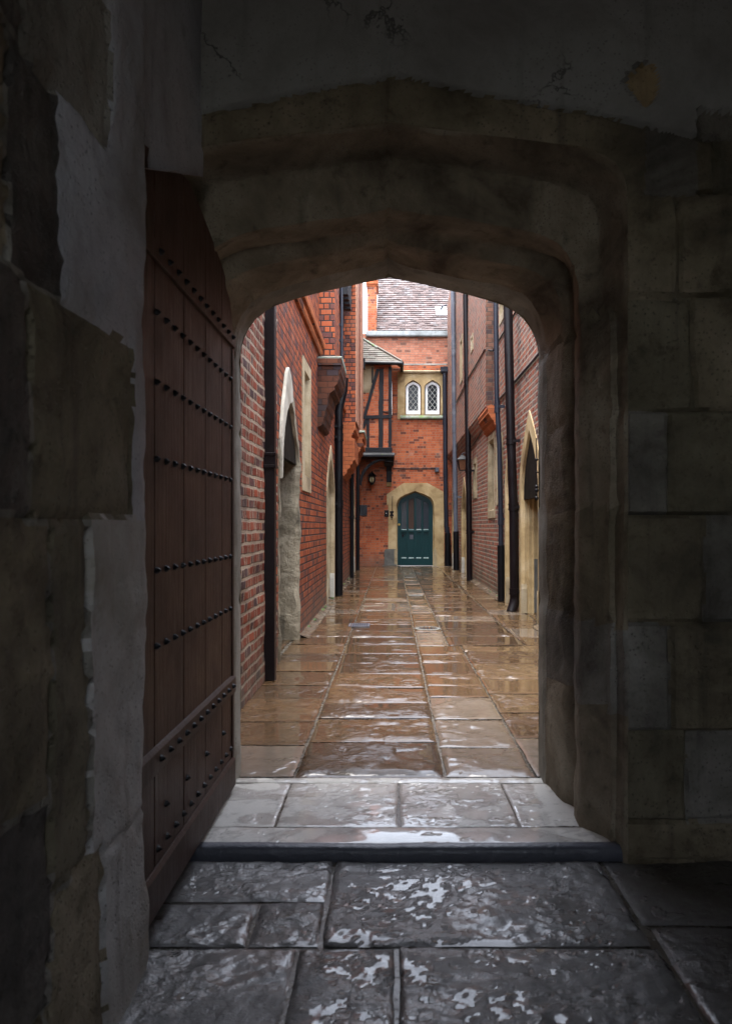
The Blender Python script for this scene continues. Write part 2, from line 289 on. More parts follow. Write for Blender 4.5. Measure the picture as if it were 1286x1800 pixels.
# ------------------------------------------------------------------ mesh helpers
class MB:
    def __init__(s): s.v = []; s.f = []; s.m = []; s.c = []; s.mats = []; s.cur = 0; s.flag = .5; s.wat = {}
    def mat(s, name):
        if name not in s.mats: s.mats.append(name)
        s.cur = s.mats.index(name); return s
    def face(s, pts, mi=None):
        i = len(s.v); s.v += [Vector(p) for p in pts]; s.f.append(tuple(range(i, i + len(pts))))
        s.m.append(s.cur if mi is None else mi); s.c.append(s.flag)
    def box(s, x0, x1, y0, y1, z0, z1):
        i = len(s.v)
        s.v += [Vector(p) for p in ((x0,y0,z0),(x1,y0,z0),(x1,y1,z0),(x0,y1,z0),(x0,y0,z1),(x1,y0,z1),(x1,y1,z1),(x0,y1,z1))]
        for f in ((3,2,1,0),(4,5,6,7),(0,1,5,4),(1,2,6,5),(2,3,7,6),(3,0,4,7)):
            s.f.append(tuple(i + k for k in f)); s.m.append(s.cur); s.c.append(s.flag)
        return s
    def hexa(s, p):                       # 8 points: bottom 4, top 4
        i = len(s.v); s.v += [Vector(q) for q in p]
        for f in ((3,2,1,0),(4,5,6,7),(0,1,5,4),(1,2,6,5),(2,3,7,6),(3,0,4,7)):
            s.f.append(tuple(i + k for k in f)); s.m.append(s.cur); s.c.append(s.flag)
        return s
    def tube(s, pts, r, seg=12, square=False, cap=True, r2=None):
        pts = [Vector(p) for p in pts]; rings = []
        for k, p in enumerate(pts):
            d = (pts[min(k + 1, len(pts) - 1)] - pts[max(k - 1, 0)]).normalized()
            a = Vector((0, 1, 0)) if abs(d.y) < .9 else Vector((1, 0, 0))
            u = d.cross(a).normalized(); w = d.cross(u).normalized()
            rr = r if r2 is None else r + (r2 - r) * k / (len(pts) - 1)
            i = len(s.v)
            if square: s.v += [p + u * rr * x + w * rr * y for x, y in ((1,1),(-1,1),(-1,-1),(1,-1))]; sg = 4
            else: s.v += [p + (u * math.cos(2*math.pi*j/seg) + w * math.sin(2*math.pi*j/seg)) * rr for j in range(seg)]; sg = seg
            rings.append(i)
        for a, b in zip(rings, rings[1:]):
            for j in range(sg):
                s.f.append((a + j, a + (j + 1) % sg, b + (j + 1) % sg, b + j)); s.m.append(s.cur); s.c.append(s.flag)
        if cap:
            s.f.append(tuple(rings[0] + j for j in reversed(range(sg)))); s.m.append(s.cur); s.c.append(s.flag)
            s.f.append(tuple(rings[-1] + j for j in range(sg))); s.m.append(s.cur); s.c.append(s.flag)
        return s
    def sphere(s, c, r, sx=1, sy=1, sz=1, nu=12, nv=8):
        c = Vector(c); i = len(s.v)
        for a in range(nv + 1):
            t = math.pi * a / nv
            for k in range(nu):
                q = 2 * math.pi * k / nu
                s.v.append(c + Vector((r*sx*math.sin(t)*math.cos(q), r*sy*math.sin(t)*math.sin(q), r*sz*math.cos(t))))
        for a in range(nv):
            for k in range(nu):
                s.f.append((i+a*nu+k, i+(a+1)*nu+k, i+(a+1)*nu+(k+1)%nu, i+a*nu+(k+1)%nu)); s.m.append(s.cur); s.c.append(s.flag)
        return s
    def prism(s, prof, fn):
        """prof: list of 2D points; fn(p, end) -> 3D point for end 0 / 1"""
        a = [fn(p, 0) for p in prof]; b = [fn(p, 1) for p in prof]
        i = len(s.v); s.v += [Vector(p) for p in a + b]; k = len(prof)
        for j in range(k):
            s.f.append((i+j, i+(j+1)%k, i+k+(j+1)%k, i+k+j)); s.m.append(s.cur); s.c.append(s.flag)
        tr = tessellate_polygon([[Vector((p[0], p[1], 0)) for p in prof]])
        for t in tr:
            s.f.append(tuple(i + q for q in t)); s.m.append(s.cur); s.c.append(s.flag)
            s.f.append(tuple(i + k + q for q in reversed(t))); s.m.append(s.cur); s.c.append(s.flag)
        return s
    def grid(s, nu, nv, fn, matfn=None):
        i = len(s.v)
        for a in range(nu + 1):
            for b in range(nv + 1): s.v.append(Vector(fn(a / nu, b / nv)))
        for a in range(nu):
            for b in range(nv):
                s.f.append((i+a*(nv+1)+b, i+(a+1)*(nv+1)+b, i+(a+1)*(nv+1)+b+1, i+a*(nv+1)+b+1))
                s.m.append(s.cur if matfn is None else matfn((a+.5)/nu, (b+.5)/nv)); s.c.append(s.flag)
        return s
    def holes(s, outer, holes, fn):
        loops = [[Vector((p[0], p[1], 0)) for p in l] for l in [outer] + holes]
        flat = [p for l in loops for p in l]; i = len(s.v)
        s.v += [Vector(fn(p.x, p.y)) for p in flat]
        for t in tessellate_polygon(loops): s.f.append(tuple(i + q for q in t)); s.m.append(s.cur); s.c.append(s.flag)
        return s
    def build(s, name, parent=None, bevel=0, smooth=False, weld=False):
        root = parent
        while root is not None and root.parent is not None: root = root.parent
        off = Vector(root.location) if root is not None else Vector((0, 0, 0))
        me = bpy.data.meshes.new(name); me.from_pydata([v - off for v in s.v], [], s.f)
        for mn in s.mats: me.materials.append(MAT[mn])
        me.polygons.foreach_set('material_index', s.m)
        uvl = me.uv_layers.new(name='UVMap'); data = []
        for p in me.polygons:
            nx, ny, nz = (abs(t) for t in p.normal)
            for vi in p.vertices:
                w = s.v[vi]
                if nz > nx and nz > ny: data += [w.x, w.y]
                elif nx >= ny: data += [w.y, w.z]
                else: data += [w.x, w.z]
        uvl.data.foreach_set('uv', data)
        at = me.attributes.new('flag', 'FLOAT', 'FACE'); at.data.foreach_set('value', s.c)
        if s.wat:
            wa = me.attributes.new('water', 'FLOAT', 'POINT'); wa.data.foreach_set('value', [s.wat.get(k, 0.0) for k in range(len(s.v))])
        if smooth: me.polygons.foreach_set('use_smooth', [True] * len(me.polygons))
        me.validate(); me.update()
        import bmesh
        bm = bmesh.new(); bm.from_mesh(me)
        if weld: bmesh.ops.remove_doubles(bm, verts=bm.verts, dist=1e-5)
        if not smooth or weld: bmesh.ops.recalc_face_normals(bm, faces=bm.faces)
        bm.to_mesh(me); bm.free()
        if smooth:
            try: me.set_sharp_from_angle(angle=R(38))
            except Exception: pass
        o = bpy.data.objects.new(name, me); COL.objects.link(o); o.parent = parent
        if bevel:
            bv = o.modifiers.new('bevel', 'BEVEL'); bv.width = bevel; bv.segments = 2; bv.limit_method = 'ANGLE'; bv.angle_limit = R(40)
        return o
def tag(o, label=None, cat=None, group=None, kind=None):
    if label: o['label'] = label
    if cat: o['category'] = cat
    if group: o['group'] = group
    if kind: o['kind'] = kind
    return o
def thing(name, loc, label, cat, group=None):
    o = bpy.data.objects.new(name, None); COL.objects.link(o); o.location = loc; o.empty_display_size = .2
    return tag(o, label, cat, group)
def at(px, py, Y): return ((px - PX0) / F * Y, Y, H + (PY0 - py) / F * Y)
def nz(p, s=1.0, o=3): return noise.fractal(Vector(p) * s, 1.0, 2.0, o)

# ------------------------------------------------------------------ wall frames: u along, v up, d towards the alley
XL, XR, XJ, YE = -.95, 1.72, 1.59, 21.1
def WL(u, v, d): return (XL + d, u, v)
def WR(u, v, d): return (XR - d, u, v)
def WJ(u, v, d): return (XJ - d, u, v)
def WE(u, v, d): return (u, YE - d, v)
TOP = 7.6

def arch_loop(u0, u1, zb, zs, za, n=10, p=.58):
    """closed outline, starting at the bottom of side u0"""
    c = (u0 + u1) / 2; hw = (u1 - u0) / 2; pts = [(u0, zb), (u0, zs)]
    for k in range(1, n): t = (k / n) ** 1.6; pts.append((u0 + hw * t, zs + (za - zs) * t ** p))
    pts.append((c, za))
    for k in range(n - 1, 0, -1): t = (k / n) ** 1.6; pts.append((u1 - hw * t, zs + (za - zs) * t ** p))
    pts += [(u1, zs), (u1, zb)]
    return pts
def rect_loop(u0, u1, z0, z1): return [(u0, z0), (u0, z1), (u1, z1), (u1, z0)]
def densify(l0, l1, step=.05):
    """subdivide two matching loops alike"""
    a, b = [l0[0]], [l1[0]]
    for k in range(len(l0) - 1):
        L = math.dist(l0[k], l0[k + 1]); n = max(1, int(L / step))
        for j in range(1, n + 1):
            t = j / n
            a.append(tuple(l0[k][i] + (l0[k+1][i] - l0[k][i]) * t for i in (0, 1)))
            b.append(tuple(l1[k][i] + (l1[k+1][i] - l1[k][i]) * t for i in (0, 1)))
    return a, b
def strip(mb, W, loops, closed=False, rough=0, seed=0):
    """loops: list of (outline, d); quads between neighbours"""
    i = len(mb.v); n = len(loops[0][0])
    for li, (l, d) in enumerate(loops):
        for (u, v) in l:
            q = Vector(W(u, v, d))
            if rough: q += Vector((nz((q.x + seed, q.y, q.z), 5), nz((q.x, q.y + 9, q.z + seed), 5), nz((q.x + 4, q.y, q.z + 7), 5))) * rough
            mb.v.append(q)
    for a in range(len(loops) - 1):
        for k in range(n if closed else n - 1):
            mb.f.append((i+a*n+k, i+a*n+(k+1)%n, i+(a+1)*n+(k+1)%n, i+(a+1)*n+k)); mb.m.append(mb.cur); mb.c.append(mb.flag)
def doorway(bld, W, u0, u1, zs, za, mo=.12, ztop=None, depth=.2, stone='gold_stone', plank='door_dark', zb=0.0, label=None, dado=None, rough=0.0,
            steps=1, stops=True, toplift=.17, head=None):
    """stone door case with a plank door inside; returns the hole outline for the brick wall"""
    outer = arch_loop(u0 - mo, u1 + mo, zb, zs + .03, ztop or za + toplift)
    inner = arch_loop(u0 + .0, u1 - .0, zb, zs, za)
    i0 = arch_loop(u0 - .03, u1 + .03, zb, zs + .005, za + .035)
    outer_d, i0_d = densify(outer, i0, .04 if rough else .3); _, inner_d = densify(outer, inner, .04 if rough else .3)
    mb = MB().mat(stone)
    loops = [(outer_d, -.03), (outer_d, .012), (i0_d, .012), (inner_d, -.03)]
    if steps > 1:
        in2 = arch_loop(u0 + .025, u1 - .025, zb, zs - .01, za - .03); _, in2_d = densify(outer, in2, .3)
        in3 = arch_loop(u0 + .05, u1 - .05, zb, zs - .02, za - .055); _, in3_d = densify(outer, in3, .3)
        loops += [(inner_d, -.07), (in2_d, -.08), (in2_d, -.12), (in3_d, -.14), (in3_d, -depth)]
    else:
        nn = 5 if rough else 1
        loops += [(inner_d, -.03 - (depth - .03) * (k + 1) / nn) for k in range(nn)]
    strip(mb, W, loops, rough=rough)
    s = mb.build('door_surround', bld, smooth=bool(rough), weld=True)
    if label: s['label'] = label
    if dado:
        dm = MB().mat('damp_stone')
        k = .028
        dm.v  # lower dark band fixed to the far reveal
        P = [W(u1 - .003 - (.05 if steps > 1 else 0), zb, -depth + .005), W(u1 - .003 - (.05 if steps > 1 else 0), zb, -.145)]
        a = W(u1 - .055, 0.01, -depth + .004); c = W(u1 - .052, dado, -.142)
        dm.box(*sorted((a[0], c[0])), *sorted((a[1] - .006, c[1])), .01, dado)
        dm.build('damp_band', s)
    if stops:
        for uu, sg in ((u0, 1), (u1, -1)):
            st = MB().mat('white_plaster' if stops == 'white' else 'buff_stone')
            zt = .34
            pr = [(uu - sg * .028, .0), (uu - sg * .028, zt), (uu + sg * .0, zt + .05), (uu + sg * .012, zt - .02), (uu + sg * .012, .0)]
            st.prism(pr, lambda p, e: W(p[0], p[1], (-.06, .016)[e]))
            st.build('jamb_stop', s, bevel=.004)
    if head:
        hd = MB().mat('head_shade'); nh = 12  # added panel: the arch head's shade painted as a dark sheet
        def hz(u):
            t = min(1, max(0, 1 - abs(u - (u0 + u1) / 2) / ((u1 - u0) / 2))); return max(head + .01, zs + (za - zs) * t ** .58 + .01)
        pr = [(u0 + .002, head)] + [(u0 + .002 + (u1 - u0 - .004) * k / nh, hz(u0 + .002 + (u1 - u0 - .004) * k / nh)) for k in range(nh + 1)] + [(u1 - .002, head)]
        hd.prism(pr, lambda p, e: W(p[0], p[1], (-.018, -.06)[e])); hd.build('head_shade_panel', s)
    # planks
    dd = -(depth - .04); kk = .05 if steps > 1 else 0
    dl = MB().mat(plank); n = 5; w = (u1 - u0 - 2 * kk) / n
    def topz(u):
        t = min(1, max(0, 1 - abs(u - (u0 + u1) / 2) / ((u1 - u0) / 2))); return zs + (za - zs) * t ** .58 - .002
    for k in range(n):
        a, c = u0 + kk + k * w + .003, u0 + kk + (k + 1) * w - .003
        pr = [(a, zb + .02)] + [(a + (c - a) * j / 4, topz(a + (c - a) * j / 4)) for j in range(5)] + [(c, zb + .02)]
        dl.prism(pr, lambda p, e: W(p[0], p[1], (dd, dd - .035)[e]))
    dl.mat(plank)
    pa = W(u0, zb, dd - .036); pb = W(u1, za, dd - .05)
    dl.box(*sorted((pa[0], pb[0])), *sorted((pa[1], pb[1])), zb, za)
    d = dl.build('plank_door', s)
    hg = MB().mat('black_iron')
    uh = u0 + (u1 - u0) * .2
    hg.sphere(W(uh, .95, dd + .03), .028); hg.tube([W(uh, .95, dd), W(uh, .95, dd + .03)], .01, 8)
    hg.build('handle', s)
    return [(u, v) for u, v in arch_loop(u0 - mo + .006, u1 + mo - .006, zb, zs + .03, (ztop or za + toplift) - .006)]

def window(bld, W, u0, u1, z0, z1, fr=.10, stone='buff_stone', depth=.16, mull=0, label=None, bars=True):
    mb = MB().mat(stone)
    O = rect_loop(u0, u1, z0, z1); I = rect_loop(u0 + fr, u1 - fr, z0 + fr * 1.3, z1 - fr)
    I2 = rect_loop(u0 + fr + .035, u1 - fr - .035, z0 + fr * 1.3 + .02, z1 - fr - .035)
    strip(mb, W, [(O, -.04), (O, .014), (I, .014), (I2, -.05), (I2, -depth)], closed=True)
    uu0, uu1, zz0, zz1 = u0 + fr + .035, u1 - fr - .035, z0 + fr * 1.3 + .02, z1 - fr - .035
    for k in range(mull):
        c = uu0 + (uu1 - uu0) * (k + 1) / (mull + 1)
        mb.prism([(c - .05, -.13), (c - .02, -.03), (c + .02, -.03), (c + .05, -.13)], lambda p, e: W(p[0], (zz0, zz1)[e], p[1]))
    s = mb.build('window', bld, weld=True)
    if label: s['label'] = label
    sl = MB().mat('white_plaster')            # sloping sill
    sl.prism([(-.05, zz0), (-.05, zz0 + .005), (-depth, zz0 + .07), (-depth, zz0)], lambda p, e: W((uu0, uu1)[e], p[1], p[0]))
    sl.build('sill', s)
    g = MB().mat('dark_glass')
    a = W(uu0, zz0, -depth + .02); c = W(uu1, zz1, -depth)
    g.box(*sorted((a[0], c[0])), *sorted((a[1], c[1])), zz0, zz1)
    g.build('pane', s)
    if bars:
        l = MB().mat('lead_came'); x = uu0
        for k in range(1, 4):
            u = uu0 + (uu1 - uu0) * k / 4; l.tube([W(u, zz0, -depth + .022), W(u, zz1, -depth + .022)], .004, 5)
        k = 1
        while zz0 + k * .16 < zz1:
            l.tube([W(uu0, zz0 + k * .16, -depth + .022), W(uu1, zz0 + k * .16, -depth + .022)], .004, 5); k += 1
        l.build('glazing_bars', s)
    return rect_loop(u0 + .006, u1 - .006, z0 + .006, z1 - .006)

# ================================================================== GROUND
g = MB().mat('earth'); g.box(-150, 150, -150, 200, -.5, -.12); tag(g.build('ground'), 'bare earth under and around the buildings', 'ground', kind='structure')

def flag(mb, x0, x1, y0, y1, z, rv, amp=.006, tilt=.012, cell=.045, gap=.0065, drop=.007, edge=.014, pitd=0.0, riven=.0042, near=.017, slope=0.0, wl=None, grit=0.0, film=None):
    nx = max(4, int((x1 - x0) / cell)); ny = max(4, int((y1 - y0) / cell))
    xs = [0, edge * .5, edge * 1.3] + [edge * 1.3 + (x1 - x0 - 2 * gap - 2.6 * edge) * k / nx for k in range(1, nx)]
    xs += [x1 - x0 - 2 * gap - edge * 1.3, x1 - x0 - 2 * gap - edge * .5, x1 - x0 - 2 * gap]
    ys = [0, edge * .5, edge * 1.3] + [edge * 1.3 + (y1 - y0 - 2 * gap - 2.6 * edge) * k / ny for k in range(1, ny)]
    ys += [y1 - y0 - 2 * gap - edge * 1.3, y1 - y0 - 2 * gap - edge * .5, y1 - y0 - 2 * gap]
    tx, ty = random.uniform(-tilt, tilt), random.uniform(-tilt, tilt); dz = random.uniform(-.002, .002)
    sd = random.random() * 50
    i = len(mb.v); W_, L_ = xs[-1], ys[-1]
    for a in xs:
        for b in ys:
            X = x0 + gap + a; Y = y0 + gap + b
            e = min(a, W_ - a, b, L_ - b)
            zz = z + dz + tx * (a - W_ / 2) + (ty + slope) * (b - L_ / 2) + amp * nz((X + sd, Y, 0), 2.2) + amp * .5 * nz((X, Y + sd, 3), 9)
            zz -= drop * max(0, 1 - e / (edge * 1.3)) ** 1.5 + drop * .55 * max(0, 1 - e / .075) ** 2
            if e < 1e-6: zz -= .01
            jx = .006 * nz((Y * 1.0, X, sd), 6) * (1 if e < edge * 1.31 else 0)
            jy = .006 * nz((X, Y, sd + 8), 6) * (1 if e < edge * 1.31 else 0)
            tb = (nz((X * .8 + sd, Y + sd, 1), 2.6, 4) + 1) * 3.2; fb = tb - math.floor(tb); tb = math.floor(tb) + max(0, (fb - .72) / .28) ** 2
            zz += riven * tb - riven * 3
            zz -= near * max(0, 1 - b / .055) ** 1.4 * (.55 + .9 * max(0, nz((X, sd, 2), 5) + .3))
            if pitd: 
                q = nz((X * 1.3, Y * 1.3, sd), 7, 4); zz -= pitd * max(0, q - .15)
            if grit: zz += grit * (nz((X, Y, sd), 27, 2) + .6 * nz((X, Y, sd + 3), 60, 1))
            if film is not None and e > .004:
                fv = nz((X * 1.3, Y * 2.6, 4.7), 3.2, 4) + .95 * nz((X * 1.2, Y * 2.2, 9.7), 17, 3) + (.35 if abs(X - .12) < .5 else -.3) - film
                if fv > -.04: mb.wat[len(mb.v)] = min(1.0, (fv + .04) / .12)
            if wl is not None:
                lim = z + wl if e > .02 else z + wl - .0045 * (1 - e / .02)
                dpt = lim - zz
                if dpt > -.0006: mb.wat[len(mb.v)] = min(1.0, (dpt + .0006) / .0010)
                zz = max(zz, lim)
            mb.v.append(Vector((X + jx, Y + jy, zz)))
    ny_ = len(ys)
    for a in range(len(xs) - 1):
        for b in range(ny_ - 1):
            mb.f.append((i+a*ny_+b, i+(a+1)*ny_+b, i+(a+1)*ny_+b+1, i+a*ny_+b+1)); mb.m.append(mb.cur); mb.c.append(rv)

# alley paving: lanes of flagstones
mb = MB().mat('wet_flags')
def lane(x0, x1, ya, yb, lo=.34, hi=.66, pale=0.06, tone=(.05, .8), **k):
    y = ya
    while y < yb - .02:
        L = random.uniform(lo, hi); y2 = y + L
        if yb - y2 < .25: y2 = yb
        rv = random.uniform(*tone)
        mb.mat('pale_flags' if random.random() < pale else 'wet_flags')
        flag(mb, x0, x1, y, y2, 0, rv, **k); y = y2
_fl = flag
def flag(mb, x0, x1, y0, y1, *a, **k):
    if 'wl' not in k and y0 > 3.35: k['wl'] = random.choice([-.0035, -.001, .0, .0015, .003])
    if 'cell' not in k: k['cell'] = .022 if y0 < 6.5 else .04
    _fl(mb, x0, x1, y0, y1, *a, **k)
lane(-1.5, -1.02, 3.36, 9, .4, .7)
lane(-1.0, -.45, 3.36, 21.1, .40, .62, tone=(.0, .6))
lane(-.45, .245, 3.36, 9.9, .38, .60, pale=0, tone=(.05, .6))
lane(-.45, .245, 10.85, 21.1, .38, .60, tone=(.05, .8))
lane(.245, .66, 3.36, 7.05, .36, .60, pale=.25, tone=(.3, 1))
lane(.66, 1.76, 3.36, 7.05, .42, .70, tone=(.1, .9))
lane(.245, .545, 7.05, 21.1, .75, 1.1, pale=.35, tone=(.5, 1))
lane(.545, 1.28, 7.05, 21.1, .36, .62, tone=(.1, .7))
lane(1.28, 1.76, 7.05, 21.1, .4, .75, tone=(.3, 1))
lane(1.76, 2.1, 7.05, 21.1, .6, .9)
mb.mat('pale_flags'); flag(mb, -.45, .03, 9.9, 10.85, .006, .5, amp=.002); flag(mb, .03, .245, 9.9, 10.85, 0, .5)
mb.mat('joint_mud'); mb.box(-1.6, 2.2, 3.37, 21.2, -.10, -.0115)
paving = tag(mb.build('path', smooth=True), 'wet brown flagstone paving running down the alley to the green door', 'paving', kind='structure')
# cement fillets at the foot of the walls
mb = MB().mat('pale_flags')
def fillet(xa, xb, y0, y1):
    n = int((y1 - y0) / .06)
    mb.grid(n, 5, lambda a, b: (xa + (xb - xa) * b + .02 * nz((0, a * (y1 - y0), xa), 2.2) * b, y0 + (y1 - y0) * a, .035 * (1 - b) ** 1.4 + .004 + .004 * nz((b, a * (y1 - y0), xa), 5)))
fillet(XL, XL + .10, 7.5, 10.5); fillet(XL, XL + .10, 12.2, 17.1)
fillet(XR, XR - .10, 11.15, 16.7); fillet(XR, XR - .12, 4.5, 8.4)
tag(mb.build('kerb', smooth=True), 'pale cement fillet where the alley walls meet the wet flags', 'kerb', kind='structure')

# threshold step
mb = MB().mat('threshold_stone')
flag(mb, -.80, .86, 3.275, 3.358, .004, .5, amp=.001, tilt=0, riven=0, near=.002)
for a, c, rv in ((-.80, -.45, .5), (-.45, .028, .3), (.028, .49, .4), (.49, .88, .8)):
    flag(mb, a, c, 2.806, 3.275, 0, rv, amp=.0015, tilt=.002, gap=.002, edge=.006, drop=.004, riven=.0004, near=0, slope=.014, film=.22, cell=.012)
flag(mb, -.82, .90, 2.655, 2.806, -.003, .6, amp=.002, tilt=0, slope=.035, film=-.45, cell=.012, gap=.002, edge=.008, drop=.006, riven=0, near=0)
mb.mat('joint_mud'); mb.box(-.85, .93, 2.67, 3.37, -.10, -.0075)
tag(mb.build('threshold', smooth=True), 'pale stone threshold slabs under the arch, half covered in white wet glare', 'doorstep', kind='structure')
mb = MB().mat('edge_metal')
sp = [(2.626, -.055), (2.626, -.035), (2.628, -.020), (2.634, -.009), (2.645, -.003), (2.668, -.002), (2.672, -.02)]
def spt(a, b):
    q = b * (len(sp) - 1); k = min(int(q), len(sp) - 2); t = q - k; x = -.82 + 1.72 * a
    y = sp[k][0] + (sp[k+1][0] - sp[k][0]) * t; z = sp[k][1] + (sp[k+1][1] - sp[k][1]) * t
    return (x, y + .003 * nz((x, 0, 0), 3, 4) + .0012 * nz((x, y * 3, z), 25, 2), z + .0018 * nz((x, 4, 0), 4, 4) - .004 * math.exp(-(x / .35) ** 2))
mb.grid(260, 12, spt)
tag(mb.build('step_edge', smooth=True), 'dark rounded metal nosing along the front of the step', 'step edge', kind='structure')
# passage floor
ZF = -.045
mb = MB().mat('passage_flags')
kw = dict(amp=.005, tilt=.004, cell=.010, gap=.004, drop=.007, edge=.010, pitd=.004, riven=.0020, near=.002, wl=-.0052, grit=.0030, film=.46)
for (x0, x1, y0, y1, rv) in ((-.85, -.21, 2.34, 2.625, .75), (-.85, -.42, 2.09, 2.33, .55), (-.42, -.21, 2.09, 2.33, .3), (-.205, .745, 2.09, 2.625, .35), (.75, 1.6, 2.2, 2.62, .3), (1.6, 2.3, 2.2, 2.62, .4),
                        (-.85, -.27, 1.45, 2.085, .7), (-.265, .01, 1.45, 2.085, .15), (.015, .76, 1.45, 2.085, .4), (.765, 1.4, 1.7, 2.195, .3), (1.4, 2.3, 1.6, 2.2, .4), (.765, 1.5, 1.2, 1.7, .4)):
    flag(mb, x0, x1, y0, y1, ZF, rv, **kw)
kw2 = dict(amp=.003, tilt=.002, cell=.06, gap=.005)
y = 1.45
while y > -4:
    x = -.85
    while x < 2.3:
        w = random.uniform(.5, .9); flag(mb, x, min(x + w, 2.35), y - .6, y, ZF, random.random(), **kw2); x += w
    y -= .6
mb.mat('joint_mud'); mb.box(-.9, 2.4, -4.2, 2.64, -.11, ZF - .013)
tag(mb.build('pavement', smooth=True), 'uneven grey damp flagstones on the passage floor', 'paving', kind='structure')

# ================================================================== GATEWAY (wall with the four-centred arch)
gate = thing('stone_gateway', (0, 3.0, 0), 'dark stone gateway wall with a moulded four centred arch framing the alley', 'gateway')
CX = -.012
curve = [(1, 0), (.992, .12), (.975, .23), (.945, .35), (.90, .47), (.84, .565), (.76, .645), (.66, .71), (.54, .775), (.40, .84), (.26, .90), (.13, .952), (0, 1)]
curve2 = [(1, 0), (.999, .20), (.993, .36), (.975, .50), (.945, .60), (.90, .672), (.84, .722), (.74, .775), (.60, .825), (.42, .88), (.26, .925), (.13, .963), (0, 1)]
def arch_path(hx, zs, za, nj, lean=.0):
    pts = []
    base = ZF - .02
    L = [(CX - hx, base + (zs - base) * k / nj) for k in range(nj)]
    A = []
    cv = [tuple(p[i] + (q[i] - p[i]) * lean for i in (0, 1)) for p, q in zip(curve, curve2)]
    for (u0, w0), (u1, w1) in zip(cv, cv[1:]):
        for k in range(4): t = k / 4; A.append((u0 + (u1 - u0) * t, w0 + (w1 - w0) * t))
    pts = L + [(CX - hx * u, zs + (za - zs) * w) for u, w in A] + [(CX, za)]
    pts += [(CX + hx * u, zs + (za - zs) * w) for u, w in reversed(A)] + [(CX + hx, p[1]) for p in reversed(L)]
    return pts
NJ = 60
edges = [(3.425, .697, 1.95, 2.315), (3.29, .690, 1.96, 2.318), (3.265, .697, 1.97, 2.325), (3.05, .722, 2.00, 2.330), (3.0, .756, 2.03, 2.366),
         (2.868, .733, 2.05, 2.384), (2.855, .731, 2.06, 2.389), (2.802, .803, 2.17, 2.553), (2.79, .808, 2.18, 2.560), (2.61, .842, 2.235, 2.575), (2.60, .850, 2.24, 2.582)]
mb = MB().mat('moulding_stone').mat('ragstone').mat('ragstone_grey').mat('jamb_daylit')
paths = [arch_path(hx, zs, za, NJ, min(1, max(0, (hx - .70) / .06))) for (Y, hx, zs, za) in edges]
# refine across
prof = []
for k in range(len(edges) - 1):
    nseg = max(1, int(math.dist((edges[k][0], edges[k][1]), (edges[k+1][0], edges[k+1][1])) / .022))
    for j in range(nseg):
        t = j / nseg
        prof.append((edges[k][0] + (edges[k+1][0] - edges[k][0]) * t, [tuple(a[i] + (b[i] - a[i]) * t for i in (0, 1)) for a, b in zip(paths[k], paths[k+1])]))
prof.append((edges[-1][0], paths[-1]))
i0 = len(mb.v); npth = len(prof[0][1])
jz = [.49, .80, 1.23, 1.575, 1.93]
for pi, (Y, pth) in enumerate(prof):
    for k, (X, Z) in enumerate(pth):
        # outward displacement, joints of the jamb stones and the keystone joint
        dx = (1 if X > CX else -1)
        amp = .008 * nz((X * 1.0, Y * 2, Z), 3.2, 4) + .004 * nz((X, Y, Z), 12, 4)
        jd = min(abs(Z - q - .012 * nz((X, Y, q), 6)) for q in jz) if Z < 1.96 else min(abs(X - CX - .004 * nz((X, Y, Z), 9)) * .8, abs(Z - 2.16 - .01 * nz((X, Y, 3), 5)) + (0 if abs(X) > .62 else 1))
        gr = .022 * max(0, 1 - jd / .013) * (.6 + .6 * max(0, nz((X, Y * 3, Z), 6)))
        chip = .03 * max(0, nz((X * 2, Y * 2, Z * 1.4 + 5), 1.9, 4) - .35)
        if pi <= 1: chip *= .6
        if Z > 1.9 and abs(Y - 2.829) < .009 and nz((X, Z, 2), 1.5) > -.25: gr += .010
        o = amp + gr + chip
        edge_in = math.sin(math.pi * pi / (len(prof) - 1))
        bl = min(1, max(0, (2.15 - Z) / .25)); yb = Y - (.115 * bl * max(0, 1 - abs(Y - 2.79) / .12) if Y < 2.86 and Y > 2.61 else 0)
        yy = yb + (.006 * nz((X, Z, 3), 8, 4) if 0 < pi < len(prof) - 1 else 0)
        if pi == len(prof) - 1: o, yy = 0.0, 2.60
        if Z < 1.96: mb.v.append(Vector((X + dx * o, yy, Z)))
        else: mb.v.append(Vector((X + dx * o * .4, yy, Z + o)))
for a in range(len(prof) - 1):
    for k in range(npth - 1):
        mb.f.append((i0+a*npth+k, i0+a*npth+k+1, i0+(a+1)*npth+k+1, i0+(a+1)*npth+k)); mb.c.append(.5)
        zc = prof[a][1][k][1]; blk = sum(zc > q for q in jz); xs = prof[a][1][k][0] > CX
        mb.m.append(3 if prof[a][0] > 3.27 else ((0, 1, 0, 2, 1, 0)[(blk + (2 if xs else 0)) % 6] if zc < 1.96 else 0))
mb.build('arch_moulding', gate, smooth=True, weld=True)

